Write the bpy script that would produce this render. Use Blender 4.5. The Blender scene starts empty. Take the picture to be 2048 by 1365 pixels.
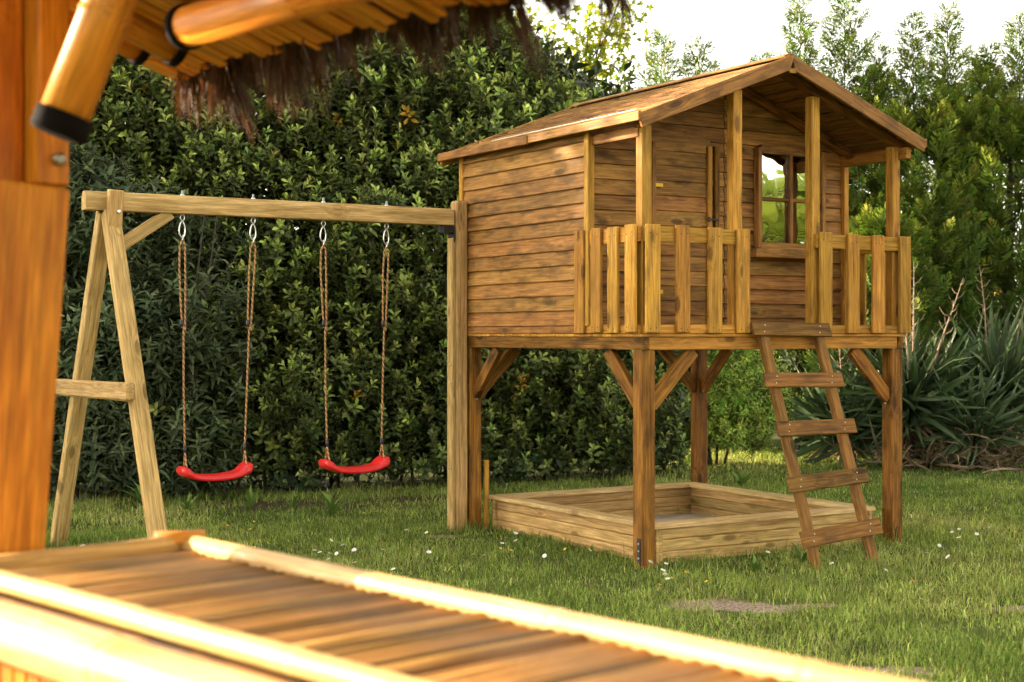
import bpy, bmesh, math, random
import numpy as np
from mathutils import Vector, Matrix

random.seed(7)
rng = np.random.default_rng(11)
R = math.radians
scene = bpy.context.scene
C = scene.collection

# ------------------------------------------------------------------ camera
cam_d = bpy.data.cameras.new('camera')
cam = bpy.data.objects.new('camera', cam_d)
C.objects.link(cam)
cam.location = (0, 0, 1.3)
cam.rotation_euler = (R(90), 0, 0)
cam_d.sensor_width = 36
cam_d.lens = 2970 / 2048 * 36
cam_d.shift_y = -14.5 / 2048
cam_d.clip_start = 0.05
cam_d.clip_end = 2000
cam_d.dof.use_dof = True
cam_d.dof.focus_distance = 8.9
cam_d.dof.aperture_fstop = 3.8
scene.camera = cam

# ------------------------------------------------------------------ sky and sun
SUN_EL, SUN_X, SUN_Y = R(16), -0.94, 0.341
world = bpy.data.worlds.new('World')
scene.world = world
world.use_nodes = True
wn, wl = world.node_tree.nodes, world.node_tree.links
wn.clear()
sky = wn.new('ShaderNodeTexSky')
sky.sky_type = 'NISHITA'
sky.sun_disc = False
sky.sun_elevation = SUN_EL
sky.sun_rotation = math.atan2(SUN_X, SUN_Y)
sky.air_density = 1.0
sky.dust_density = 1.5
sky.ozone_density = 1.0
hs = wn.new('ShaderNodeHueSaturation')
hs.inputs['Saturation'].default_value = 0.16
bg = wn.new('ShaderNodeBackground')
bg.inputs['Strength'].default_value = 0.15
wo = wn.new('ShaderNodeOutputWorld')
wl.new(sky.outputs[0], hs.inputs['Color'])
warm = wn.new('ShaderNodeMix'); warm.data_type = 'RGBA'; warm.blend_type = 'MULTIPLY'
warm.inputs[0].default_value = 1.0; warm.inputs[7].default_value = (1.0, 0.95, 0.82, 1)   # hazy, slightly warm air
wl.new(hs.outputs[0], warm.inputs[6])
wl.new(warm.outputs[2], bg.inputs['Color'])
wl.new(bg.outputs[0], wo.inputs['Surface'])

sun_d = bpy.data.lights.new('sun', 'SUN')
sun_d.energy = 4.0
sun_d.angle = R(0.6)
sun_d.color = (1.0, 0.80, 0.55)
sun = bpy.data.objects.new('sun', sun_d)
C.objects.link(sun)
sdir = Vector((SUN_X * math.cos(SUN_EL), SUN_Y * math.cos(SUN_EL), math.sin(SUN_EL)))
sun.rotation_euler = sdir.to_track_quat('Z', 'Y').to_euler()
sun.location = sdir * 40

vs = scene.view_settings
vs.view_transform = 'Standard'
vs.look = 'None'
vs.gamma = 1.0
vs.exposure = 2.3
scene.render.engine = 'CYCLES'
scene.cycles.use_denoising = True
scene.cycles.use_adaptive_sampling = True
scene.cycles.adaptive_threshold = 0.03
scene.cycles.max_bounces = 5
scene.cycles.diffuse_bounces = 2
scene.cycles.glossy_bounces = 2
scene.cycles.transmission_bounces = 2
scene.cycles.transparent_max_bounces = 8

# ------------------------------------------------------------------ node helper
def new_mat(name):
    m = bpy.data.materials.new(name)
    m.use_nodes = True
    nt = m.node_tree
    nt.nodes.clear()
    out = nt.nodes.new('ShaderNodeOutputMaterial')
    return m, nt.nodes, nt.links, out

def ramp(n, stops):
    r = n.new('ShaderNodeValToRGB')
    e = r.color_ramp.elements
    while len(e) > 1:
        e.remove(e[-1])
    e[0].position, e[0].color = stops[0][0], (*stops[0][1], 1)
    for p, c in stops[1:]:
        q = e.new(p); q.color = (*c, 1)
    return r

def mixc(n, l, mode, fac, a, b):
    m = n.new('ShaderNodeMix'); m.data_type = 'RGBA'; m.blend_type = mode
    for i, s in ((0, fac), (6, a), (7, b)):
        if hasattr(s, 'links') or isinstance(s, bpy.types.NodeSocket):
            l.new(s, m.inputs[i])
        elif i == 0:
            m.inputs[0].default_value = s
        else:
            m.inputs[i].default_value = (*s, 1)
    return m.outputs[2]

def math_n(n, l, op, a, b=0.0):
    m = n.new('ShaderNodeMath'); m.operation = op
    for i, s in ((0, a), (1, b)):
        if isinstance(s, bpy.types.NodeSocket):
            l.new(s, m.inputs[i])
        else:
            m.inputs[i].default_value = s
    return m.outputs[0]

def wood(name, light, mid, dark, rough=0.6, knots=1.0, stain=0.5, var=0.35, stain_col=(0.05, 0.035, 0.02), bump=0.25, coat=0.0, spec=0.14):
    """stained softwood: the grain runs along each board's own x axis"""
    m, n, l, out = new_mat(name)
    tc = n.new('ShaderNodeTexCoord')
    oi = n.new('ShaderNodeObjectInfo')
    off = n.new('ShaderNodeVectorMath'); off.operation = 'SCALE'
    cmb = n.new('ShaderNodeCombineXYZ')
    l.new(oi.outputs['Random'], cmb.inputs[0])
    l.new(math_n(n, l, 'MULTIPLY', oi.outputs['Random'], 1.7), cmb.inputs[1])
    l.new(math_n(n, l, 'MULTIPLY', oi.outputs['Random'], 2.3), cmb.inputs[2])
    l.new(cmb.outputs[0], off.inputs[0]); off.inputs['Scale'].default_value = 37.0
    add = n.new('ShaderNodeVectorMath'); add.operation = 'ADD'
    l.new(tc.outputs['Object'], add.inputs[0]); l.new(off.outputs[0], add.inputs[1])
    P = add.outputs[0]
    def mapped(sx, sy, sz):
        mp = n.new('ShaderNodeMapping'); mp.inputs['Scale'].default_value = (sx, sy, sz)
        l.new(P, mp.inputs['Vector']); return mp.outputs[0]
    # knots: sparse cells, stretched along the grain
    vo = n.new('ShaderNodeTexVoronoi'); vo.inputs['Scale'].default_value = 1.0
    l.new(mapped(3.2, 8.5, 1.2), vo.inputs['Vector'])
    kn = n.new('ShaderNodeMapRange'); kn.inputs[1].default_value = 0.0; kn.inputs[2].default_value = 0.36
    kn.inputs[3].default_value = 1.0; kn.inputs[4].default_value = 0.0
    l.new(vo.outputs['Distance'], kn.inputs[0])
    # growth rings bend round the knots
    wv = n.new('ShaderNodeTexNoise'); wv.inputs['Scale'].default_value = 1.0; wv.inputs['Detail'].default_value = 5
    wv.inputs['Roughness'].default_value = 0.68
    mp = n.new('ShaderNodeMapping'); mp.inputs['Scale'].default_value = (2.4, 52, 26); l.new(P, mp.inputs['Vector'])
    bend = n.new('ShaderNodeVectorMath'); bend.operation = 'ADD'
    bs = n.new('ShaderNodeCombineXYZ'); l.new(math_n(n, l, 'MULTIPLY', kn.outputs[0], 2.6), bs.inputs[1])
    l.new(math_n(n, l, 'MULTIPLY', kn.outputs[0], 2.0), bs.inputs[2])
    l.new(mp.outputs[0], bend.inputs[0]); l.new(bs.outputs[0], bend.inputs[1])
    l.new(bend.outputs[0], wv.inputs['Vector'])
    rp = ramp(n, [(0.28, dark), (0.46, mid), (0.66, light)])
    l.new(wv.outputs['Fac'], rp.inputs[0])
    # fine fibre
    fb = n.new('ShaderNodeTexNoise'); fb.inputs['Scale'].default_value = 1.0; fb.inputs['Detail'].default_value = 3
    l.new(mapped(7, 120, 120), fb.inputs['Vector'])
    fr = n.new('ShaderNodeMapRange'); fr.inputs[1].default_value = 0.3; fr.inputs[2].default_value = 0.7
    fr.inputs[3].default_value = 0.66; fr.inputs[4].default_value = 1.24
    l.new(fb.outputs['Fac'], fr.inputs[0])
    col = mixc(n, l, 'MULTIPLY', 1.0, rp.outputs[0], fr.outputs[0])
    # knot heart
    kh = n.new('ShaderNodeMapRange'); kh.inputs[1].default_value = 0.5; kh.inputs[2].default_value = 0.7
    l.new(kn.outputs[0], kh.inputs[0])
    col = mixc(n, l, 'MIX', math_n(n, l, 'MULTIPLY', kh.outputs[0], 0.75 * knots), col, tuple(c * 0.35 for c in dark))
    # uneven stain and weather
    st = n.new('ShaderNodeTexNoise'); st.inputs['Scale'].default_value = 1.0; st.inputs['Detail'].default_value = 4
    l.new(mapped(5.5, 16, 16), st.inputs['Vector'])
    sr = n.new('ShaderNodeMapRange'); sr.inputs[1].default_value = 0.48; sr.inputs[2].default_value = 0.68
    l.new(st.outputs['Fac'], sr.inputs[0])
    halo = math_n(n, l, 'MULTIPLY', math_n(n, l, 'MULTIPLY', kn.outputs[0], math_n(n, l, 'ADD', st.outputs['Fac'], 0.1)), 1.1 * knots)
    fac_ = n.new('ShaderNodeClamp'); l.new(math_n(n, l, 'ADD', math_n(n, l, 'MULTIPLY', sr.outputs[0], stain), math_n(n, l, 'MULTIPLY', halo, stain)), fac_.inputs[0])
    fac_.inputs[2].default_value = 0.85
    col = mixc(n, l, 'MIX', fac_.outputs[0], col, stain_col)
    # board to board difference
    bv = n.new('ShaderNodeMapRange'); bv.inputs[3].default_value = 1 - var; bv.inputs[4].default_value = 1 + var * 0.7
    l.new(oi.outputs['Random'], bv.inputs[0])
    hsv = n.new('ShaderNodeHueSaturation')
    wn2 = n.new('ShaderNodeTexWhiteNoise'); wn2.noise_dimensions = '1D'; l.new(oi.outputs['Random'], wn2.inputs['W'])
    hr = n.new('ShaderNodeMapRange'); hr.inputs[3].default_value = 0.492; hr.inputs[4].default_value = 0.507
    l.new(wn2.outputs['Value'], hr.inputs[0])
    l.new(hr.outputs[0], hsv.inputs['Hue']); l.new(bv.outputs[0], hsv.inputs['Value']); l.new(col, hsv.inputs['Color'])
    p = n.new('ShaderNodeBsdfPrincipled')
    l.new(hsv.outputs[0], p.inputs['Base Color'])
    rr = n.new('ShaderNodeMapRange'); rr.inputs[3].default_value = rough - 0.12; rr.inputs[4].default_value = rough + 0.15
    l.new(wv.outputs['Fac'], rr.inputs[0]); l.new(rr.outputs[0], p.inputs['Roughness'])
    p.inputs['Specular IOR Level'].default_value = spec
    p.inputs['Coat Weight'].default_value = coat; p.inputs['Coat Roughness'].default_value = 0.25
    bp = n.new('ShaderNodeBump'); bp.inputs['Strength'].default_value = bump; bp.inputs['Distance'].default_value = 0.004
    l.new(math_n(n, l, 'ADD', wv.outputs['Fac'], math_n(n, l, 'MULTIPLY', fb.outputs['Fac'], 0.5)), bp.inputs['Height'])
    l.new(bp.outputs[0], p.inputs['Normal'])
    l.new(p.outputs[0], out.inputs[0])
    return m

def simple(name, col, rough=0.5, metal=0.0, noise=0.15, nscale=30.0, spec=0.5, bump=0.0, coat=0.0):
    m, n, l, out = new_mat(name)
    p = n.new('ShaderNodeBsdfPrincipled')
    tc = n.new('ShaderNodeTexCoord')
    t = n.new('ShaderNodeTexNoise'); t.inputs['Scale'].default_value = nscale; t.inputs['Detail'].default_value = 4
    l.new(tc.outputs['Object'], t.inputs['Vector'])
    r = n.new('ShaderNodeMapRange'); r.inputs[3].default_value = 1 - noise; r.inputs[4].default_value = 1 + noise
    l.new(t.outputs['Fac'], r.inputs[0])
    l.new(mixc(n, l, 'MULTIPLY', 1.0, col, r.outputs[0]), p.inputs['Base Color'])
    p.inputs['Roughness'].default_value = rough; p.inputs['Metallic'].default_value = metal
    p.inputs['Specular IOR Level'].default_value = spec
    p.inputs['Coat Weight'].default_value = coat
    if bump:
        b = n.new('ShaderNodeBump'); b.inputs['Strength'].default_value = bump; b.inputs['Distance'].default_value = 0.003
        l.new(t.outputs['Fac'], b.inputs['Height']); l.new(b.outputs[0], p.inputs['Normal'])
    l.new(p.outputs[0], out.inputs[0])
    return m

def leaf_mat(name, rough=0.4, trans=0.25, spec=0.5, tcol=(1.0, 1.15, 0.5)):
    m, n, l, out = new_mat(name)
    at = n.new('ShaderNodeAttribute'); at.attribute_name = 'col'
    p = n.new('ShaderNodeBsdfPrincipled')
    l.new(at.outputs['Color'], p.inputs['Base Color'])
    p.inputs['Roughness'].default_value = rough
    p.inputs['Specular IOR Level'].default_value = spec
    tr = n.new('ShaderNodeBsdfTranslucent')
    l.new(mixc(n, l, 'MULTIPLY', 1.0, at.outputs['Color'], tcol), tr.inputs['Color'])
    mx = n.new('ShaderNodeMixShader'); mx.inputs[0].default_value = trans
    l.new(p.outputs[0], mx.inputs[1]); l.new(tr.outputs[0], mx.inputs[2])
    l.new(mx.outputs[0], out.inputs[0])
    return m

M = {}
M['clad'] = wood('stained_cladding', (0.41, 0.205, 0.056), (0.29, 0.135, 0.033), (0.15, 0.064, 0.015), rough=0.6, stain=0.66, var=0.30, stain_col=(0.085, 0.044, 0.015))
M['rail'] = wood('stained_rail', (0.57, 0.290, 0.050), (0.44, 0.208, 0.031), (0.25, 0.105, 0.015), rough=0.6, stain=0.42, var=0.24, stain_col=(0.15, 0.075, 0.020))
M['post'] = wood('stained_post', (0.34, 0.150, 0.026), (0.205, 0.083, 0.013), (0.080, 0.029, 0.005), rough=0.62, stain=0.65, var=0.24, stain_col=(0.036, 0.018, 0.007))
M['rung'] = wood('weathered_rung', (0.30, 0.145, 0.038), (0.195, 0.090, 0.022), (0.080, 0.034, 0.008), rough=0.7, stain=0.55, var=0.3, stain_col=(0.045, 0.026, 0.011))
M['treated'] = wood('treated_pine', (0.58, 0.385, 0.160), (0.44, 0.270, 0.095), (0.25, 0.135, 0.040), rough=0.65, stain=0.4, var=0.2, stain_col=(0.25, 0.165, 0.050), knots=1.0)
M['rimwood'] = wood('sandpit_rim', (0.66, 0.46, 0.22), (0.54, 0.355, 0.145), (0.34, 0.20, 0.07), rough=0.6, stain=0.25, var=0.1, stain_col=(0.36, 0.25, 0.11), knots=0.8)
M['roofb'] = wood('roof_plank', (0.38, 0.205, 0.070), (0.255, 0.128, 0.040), (0.115, 0.054, 0.017), rough=0.65, stain=0.5, var=0.3, stain_col=(0.09, 0.048, 0.020))
M['orange'] = wood('lacquered_post', (0.66, 0.245, 0.018), (0.54, 0.175, 0.010), (0.38, 0.10, 0.006), rough=0.4, stain=0.25, var=0.1, stain_col=(0.25, 0.05, 0.01), coat=0.0)
M['bamboo'] = wood('bamboo', (0.70, 0.29, 0.030), (0.58, 0.21, 0.018), (0.42, 0.13, 0.010), rough=0.38, knots=0.0, stain=0.2, var=0.15, stain_col=(0.36, 0.11, 0.01), coat=0.15, bump=0.08)
M['slat'] = wood('counter_slat', (0.40, 0.21, 0.064), (0.35, 0.178, 0.050), (0.28, 0.135, 0.034), rough=0.5, knots=0.0, stain=0.10, var=0.68, stain_col=(0.22, 0.10, 0.04), bump=0.1)
M['rimb'] = wood('pale_bamboo', (0.74, 0.52, 0.23), (0.68, 0.44, 0.16), (0.54, 0.32, 0.09), rough=0.35, knots=0.0, stain=0.25, var=0.08, stain_col=(0.5, 0.26, 0.06), coat=0.15, bump=0.05)
M['black'] = simple('black_rubber', (0.006, 0.004, 0.003), 0.9, spec=0.1)
M['steel'] = simple('zinc_steel', (0.62, 0.62, 0.60), 0.32, 1.0)
M['darkzinc'] = simple('tarnished_zinc', (0.30, 0.26, 0.20), 0.5, 1.0)
M['darksteel'] = simple('black_bracket', (0.015, 0.015, 0.016), 0.45, 0.2)
M['edge'] = simple('roof_edge_strip', (0.62, 0.56, 0.48), 0.5)
M['red'] = simple('red_plastic', (0.60, 0.010, 0.010), 0.38, noise=0.22, nscale=9, spec=0.45, bump=0.06)
M['sleeve'] = simple('rope_sleeve', (0.03, 0.025, 0.03), 0.5)
M['rope'] = simple('brown_rope', (0.46, 0.25, 0.10), 0.8, noise=0.3, nscale=160)
M['rope2'] = simple('dark_rope_strand', (0.17, 0.075, 0.03), 0.8, noise=0.3, nscale=160)
M['hedge'] = leaf_mat('hedge_leaf', 0.34, 0.18, 0.27)
M['shrub'] = leaf_mat('matt_leaf', 0.6, 0.2, 0.18, (1, 1.1, 0.7))
M['conifer'] = leaf_mat('conifer_spray', 0.6, 0.16, 0.12)
M['maple'] = leaf_mat('thin_leaf', 0.5, 0.5, 0.3, (1.3, 1.3, 0.4))
M['yucca'] = leaf_mat('sword_leaf', 0.45, 0.1, 0.22)
M['grass'] = leaf_mat('grass_blade', 0.55, 0.35, 0.14)
M['straw'] = leaf_mat('straw', 0.7, 0.25, 0.3, (1.2, 0.9, 0.5))
M['bark'] = simple('bark', (0.05, 0.036, 0.024), 0.9, noise=0.4, bump=0.6)
M['petal'] = simple('white_petal', (0.8, 0.8, 0.76), 0.6, noise=0.03)
M['disc'] = simple('yellow_disc', (0.75, 0.45, 0.02), 0.6)
M['butter'] = simple('yellow_petal', (0.8, 0.50, 0.015), 0.45)
M['stem'] = simple('green_stem', (0.08, 0.14, 0.03), 0.6)
M['sand'] = simple('play_sand', (0.42, 0.34, 0.24), 0.9, noise=0.25, nscale=200, bump=0.5)
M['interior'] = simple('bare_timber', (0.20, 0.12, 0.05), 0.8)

def glass_mat():
    m, n, l, out = new_mat('window_pane')
    tc = n.new('ShaderNodeTexCoord')
    t = n.new('ShaderNodeTexNoise'); t.inputs['Scale'].default_value = 7; t.inputs['Detail'].default_value = 1
    l.new(tc.outputs['Object'], t.inputs['Vector'])
    b = n.new('ShaderNodeBump'); b.inputs['Strength'].default_value = 0.12; b.inputs['Distance'].default_value = 0.010
    l.new(t.outputs['Fac'], b.inputs['Height'])
    g = n.new('ShaderNodeBsdfGlossy'); g.inputs['Roughness'].default_value = 0.015
    g.inputs['Color'].default_value = (0.9, 0.92, 0.92, 1)
    l.new(b.outputs[0], g.inputs['Normal'])
    tr = n.new('ShaderNodeBsdfTransparent'); tr.inputs['Color'].default_value = (0.7, 0.75, 0.72, 1)
    mx = n.new('ShaderNodeMixShader'); mx.inputs[0].default_value = 0.55
    l.new(tr.outputs[0], mx.inputs[1]); l.new(g.outputs[0], mx.inputs[2])
    l.new(mx.outputs[0], out.inputs[0])
    return m
M['glass'] = glass_mat()

# ------------------------------------------------------------------ object helpers
def tag(o, label=None, cat=None, group=None, kind=None):
    if label: o['label'] = label
    if cat: o['category'] = cat
    if group: o['group'] = group
    if kind: o['kind'] = kind
    return o

def empty(name, loc=(0, 0, 0), rz=0.0, parent=None):
    o = bpy.data.objects.new(name, None)
    o.empty_display_size = 0.2
    o.location = loc; o.rotation_euler = (0, 0, rz)
    C.objects.link(o)
    if parent: o.parent = parent
    return o

def link(name, me, mat, parent=None, matrix=None):
    o = bpy.data.objects.new(name, me)
    if mat is not None and not me.materials:
        me.materials.append(mat)
    C.objects.link(o)
    if parent: o.parent = parent
    if matrix is not None: o.matrix_basis = matrix
    return o

_cache = {}
def box_mesh(L, w, t, bev, mat):
    key = (round(L, 4), round(w, 4), round(t, 4), round(bev, 4), mat.name)
    if key in _cache: return _cache[key]
    bm = bmesh.new()
    h = (L / 2, w / 2, t / 2)
    b = min(bev, min(h) * 0.45)
    V = {}
    for sx in (-1, 1):
        for sy in (-1, 1):
            for sz in (-1, 1):
                for ax in range(3):
                    p = [sx * h[0], sy * h[1], sz * h[2]]
                    for k in range(3):
                        if k != ax: p[k] -= (sx, sy, sz)[k] * b
                    V[(sx, sy, sz, ax)] = bm.verts.new(p)
    for ax in range(3):
        o1, o2 = [(1, 2), (2, 0), (0, 1)][ax]
        for s in (-1, 1):
            loop = []
            for a, c in ((-1, -1), (1, -1), (1, 1), (-1, 1)):
                k = [0, 0, 0]; k[ax] = s; k[o1] = a; k[o2] = c
                loop.append(V[(*k, ax)])
            bm.faces.new(loop if s > 0 else loop[::-1])
        for a in (-1, 1):
            for c in (-1, 1):
                k0 = [0, 0, 0]; k0[o1] = a; k0[o2] = c
                k1 = list(k0); k0[ax] = -1; k1[ax] = 1
                bm.faces.new([V[(*k0, o1)], V[(*k1, o1)], V[(*k1, o2)], V[(*k0, o2)]])
    for sx in (-1, 1):
        for sy in (-1, 1):
            for sz in (-1, 1):
                bm.faces.new([V[(sx, sy, sz, 0)], V[(sx, sy, sz, 1)], V[(sx, sy, sz, 2)]])
    bmesh.ops.recalc_face_normals(bm, faces=bm.faces)
    me = bpy.data.meshes.new('plank'); bm.to_mesh(me); bm.free()
    me.materials.append(mat)
    _cache[key] = me
    return me

def frame(a, b, side):
    a, b = Vector(a), Vector(b)
    x = (b - a).normalized()
    s = Vector(side)
    y = (s - x * s.dot(x)).normalized()
    z = x.cross(y)
    m = Matrix((x, y, z)).transposed().to_4x4()
    m.translation = (a + b) / 2
    return m, (b - a).length

def plank(name, parent, a, b, w, t, side, mat, bev=0.004, jit=0.0):
    """a straight piece of timber from a to b; w across 'side', t across the third axis"""
    m, L = frame(a, b, side)
    if jit:
        m = m @ Matrix.Rotation(random.uniform(-jit, jit), 4, 'Z') @ Matrix.Rotation(random.uniform(-jit, jit) * 1.5, 4, 'X')
    return link(name, box_mesh(L, w, t, bev, M[mat]), None, parent, m)

def prism(name, parent, poly, depth, origin, xa, ya, mat):
    """polygon (x,y) in the plane xa,ya extruded by depth along xa x ya (centred)"""
    X, Y = Vector(xa).normalized(), Vector(ya).normalized()
    Z = X.cross(Y)
    cx = sum(p[0] for p in poly) / len(poly); cy = sum(p[1] for p in poly) / len(poly)
    bm = bmesh.new()
    lo = [bm.verts.new((p[0] - cx, p[1] - cy, -depth / 2)) for p in poly]
    hi = [bm.verts.new((p[0] - cx, p[1] - cy, depth / 2)) for p in poly]
    bm.faces.new(lo[::-1]); bm.faces.new(hi)
    k = len(poly)
    for i in range(k):
        bm.faces.new([lo[i], lo[(i + 1) % k], hi[(i + 1) % k], hi[i]])
    bmesh.ops.recalc_face_normals(bm, faces=bm.faces)
    me = bpy.data.meshes.new(name); bm.to_mesh(me); bm.free()
    m = Matrix((X, Y, Z)).transposed().to_4x4()
    m.translation = Vector(origin) + X * cx + Y * cy
    return link(name, me, M[mat], parent, m)

def tube_into(bm, pts, rads, n=10, cap=True, twist=0.0):
    pts = [Vector(p) for p in pts]
    rings = []
    up = Vector((0, 0, 1))
    d0 = (pts[1] - pts[0]).normalized()
    if abs(d0.dot(up)) > 0.95: up = Vector((1, 0, 0))
    for i, p in enumerate(pts):
        d = (pts[min(i + 1, len(pts) - 1)] - pts[max(i - 1, 0)]).normalized()
        x = (up - d * up.dot(d)).normalized(); y = d.cross(x); up = x
        r = rads[i] if hasattr(rads, '__len__') else rads
        rings.append([bm.verts.new(p + (x * math.cos(2 * math.pi * k / n) + y * math.sin(2 * math.pi * k / n)) * r) for k in range(n)])
    for i in range(len(rings) - 1):
        for k in range(n):
            f = bm.faces.new([rings[i][k], rings[i][(k + 1) % n], rings[i + 1][(k + 1) % n], rings[i + 1][k]])
            f.smooth = True
    if cap:
        bm.faces.new(rings[0][::-1]); bm.faces.new(rings[-1])

def tube(name, parent, pts, rads, mat, n=10, cap=True):
    bm = bmesh.new(); tube_into(bm, pts, rads, n, cap)
    me = bpy.data.meshes.new(name); bm.to_mesh(me); bm.free()
    return link(name, me, M[mat], parent)

def bamboo(name, parent, a, b, r, mat='bamboo', seg=0.28, n=14, node=0.06):
    """bamboo culm along its own x axis with swollen nodes"""
    m, L = frame(a, b, (0.13, 0.2, 0.97) if abs((Vector(b) - Vector(a)).normalized().z) < 0.9 else (1, 0, 0))
    xs, rs = [], []
    x = -L / 2; first = random.uniform(0.3, 1.0) * seg
    ticks = []
    t = -L / 2 + first
    while t < L / 2 - 0.02:
        ticks.append(t); t += seg * random.uniform(0.85, 1.15)
    prof = [(-L / 2, r)]
    for t in ticks:
        prof += [(t - 0.018, r), (t - 0.006, r * (1 + node)), (t, r * (1 - node * 0.4)), (t + 0.006, r * (1 + node)), (t + 0.018, r)]
    prof.append((L / 2, r))
    prof.sort()
    bm = bmesh.new()
    tube_into(bm, [(p[0], 0, 0) for p in prof], [p[1] for p in prof], n)
    me = bpy.data.meshes.new(name); bm.to_mesh(me); bm.free()
    return link(name, me, M[mat], parent, m)

def bolt(parent, p, axis, r=0.008, h=0.006, mat='steel', name='bolt'):
    a = Vector(p); d = Vector(axis).normalized()
    return tube(name, parent, [a, a + d * h * 0.6, a + d * h], [r, r, r * 0.6], mat, 8)

# ------------------------------------------------------------------ foliage machinery
def mesh_np(name, V, tris_quads, col, mat, parent=None, smooth=False):
    """V (n,3); list of (k,m) index arrays; col (n,3) per vertex"""
    me = bpy.data.meshes.new(name)
    me.vertices.add(len(V)); me.vertices.foreach_set('co', np.ascontiguousarray(V, dtype=np.float32).ravel())
    loops = np.concatenate([f.ravel() for f in tris_quads]).astype(np.int32)
    sizes = np.concatenate([np.full(len(f), f.shape[1]) for f in tris_quads]).astype(np.int32)
    me.loops.add(len(loops)); me.loops.foreach_set('vertex_index', loops)
    me.polygons.add(len(sizes))
    st = np.zeros(len(sizes), np.int32); st[1:] = np.cumsum(sizes)[:-1]
    me.polygons.foreach_set('loop_start', st)
    me.polygons.foreach_set('loop_total', sizes)
    if smooth: me.polygons.foreach_set('use_smooth', np.ones(len(sizes), bool))
    ca = me.attributes.new('col', 'FLOAT_COLOR', 'POINT')
    c4 = np.ones((len(V), 4), np.float32); c4[:, :3] = col
    ca.data.foreach_set('color', c4.ravel())
    me.update(calc_edges=True)
    return link(name, me, mat, parent)

class Tmpl:
    """small template: verts, triangles, colour weight w (0 old .. 1 young) per vertex"""
    def __init__(s): s.v, s.t, s.w = [], [], []
    def leaf(s, p, d, nrm, L, W, wt, fold=0.25, curl=0.15, shape=(0.32, 0.8, 0.66, 1.0)):
        p, d = np.array(p, float), np.array(d, float); d /= np.linalg.norm(d)
        nrm = np.array(nrm, float); nrm = nrm - d * nrm.dot(d); nrm /= (np.linalg.norm(nrm) + 1e-9)
        sd = np.cross(d, nrm)
        b = len(s.v)
        x1, w1, x2, w2 = shape
        def P(x, y, z): return p + d * L * x + sd * W * y + nrm * L * z
        s.v += [P(0, 0, 0), P(x1, -w1 / 2, fold * .12), P(x1, 0, 0), P(x1, w1 / 2, fold * .12),
                P(x2, -w2 / 2, fold * .12 - curl * .3), P(x2, 0, -curl * .3), P(x2, w2 / 2, fold * .12 - curl * .3), P(1, 0, -curl)]
        s.w += [wt] * 8
        for q in ((0, 1, 2), (0, 2, 3), (1, 4, 5), (1, 5, 2), (2, 5, 6), (2, 6, 3), (4, 7, 5), (5, 7, 6)):
            s.t.append([b + i for i in q])
    def leaf4(s, p, d, nrm, L, W, wt):
        p, d = np.array(p, float), np.array(d, float); d /= np.linalg.norm(d)
        nrm = np.array(nrm, float); nrm = nrm - d * nrm.dot(d); nrm /= (np.linalg.norm(nrm) + 1e-9)
        sd = np.cross(d, nrm); b = len(s.v)
        s.v += [p, p + d * L * .52 - sd * W * .5 + nrm * L * .06, p + d * L * .55, p + d * L * .52 + sd * W * .5 + nrm * L * .06, p + d * L - nrm * L * .08]
        s.w += [wt] * 5
        for q in ((0, 1, 2), (0, 2, 3), (1, 4, 2), (2, 4, 3)): s.t.append([b + i for i in q])
    def kite(s, p, d, sd, L, W, wt):
        p, d, sd = np.array(p, float), np.array(d, float), np.array(sd, float)
        b = len(s.v)
        s.v += [p, p + d * L * .45 - sd * W * .5, p + d * L, p + d * L * .45 + sd * W * .5]
        s.w += [wt] * 4
        s.t += [[b, b + 1, b + 2], [b, b + 2, b + 3]]
    def stem(s, p, q, r, wt):
        p, q = np.array(p, float), np.array(q, float)
        d = q - p; d /= np.linalg.norm(d)
        x = np.cross(d, [.3, .5, .8]); x /= np.linalg.norm(x); y = np.cross(d, x)
        b = len(s.v)
        for c, rr in ((p, r), (q, r * .6)):
            for k in range(3):
                a = k * 2.094
                s.v.append(c + (x * math.cos(a) + y * math.sin(a)) * rr)
        s.w += [wt] * 6
        for k in range(3):
            k2 = (k + 1) % 3
            s.t += [[b + k, b + k2, b + 3 + k2], [b + k, b + 3 + k2, b + 3 + k]]
    def arr(s): return np.array(s.v), np.array(s.t), np.array(s.w)

def basis(d, roll):
    """rotation matrices whose z column is d, rolled; d (n,3)"""
    d = d / np.linalg.norm(d, axis=1, keepdims=True)
    ref = np.where(np.abs(d[:, 2:3]) > 0.95, np.array([[1., 0, 0]]), np.array([[0., 0, 1.]]))
    x = np.cross(ref, d); x /= np.linalg.norm(x, axis=1, keepdims=True)
    y = np.cross(d, x)
    c, s_ = np.cos(roll)[:, None], np.sin(roll)[:, None]
    x2 = x * c + y * s_; y2 = -x * s_ + y * c
    return np.stack([x2, y2, d], axis=2)

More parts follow.
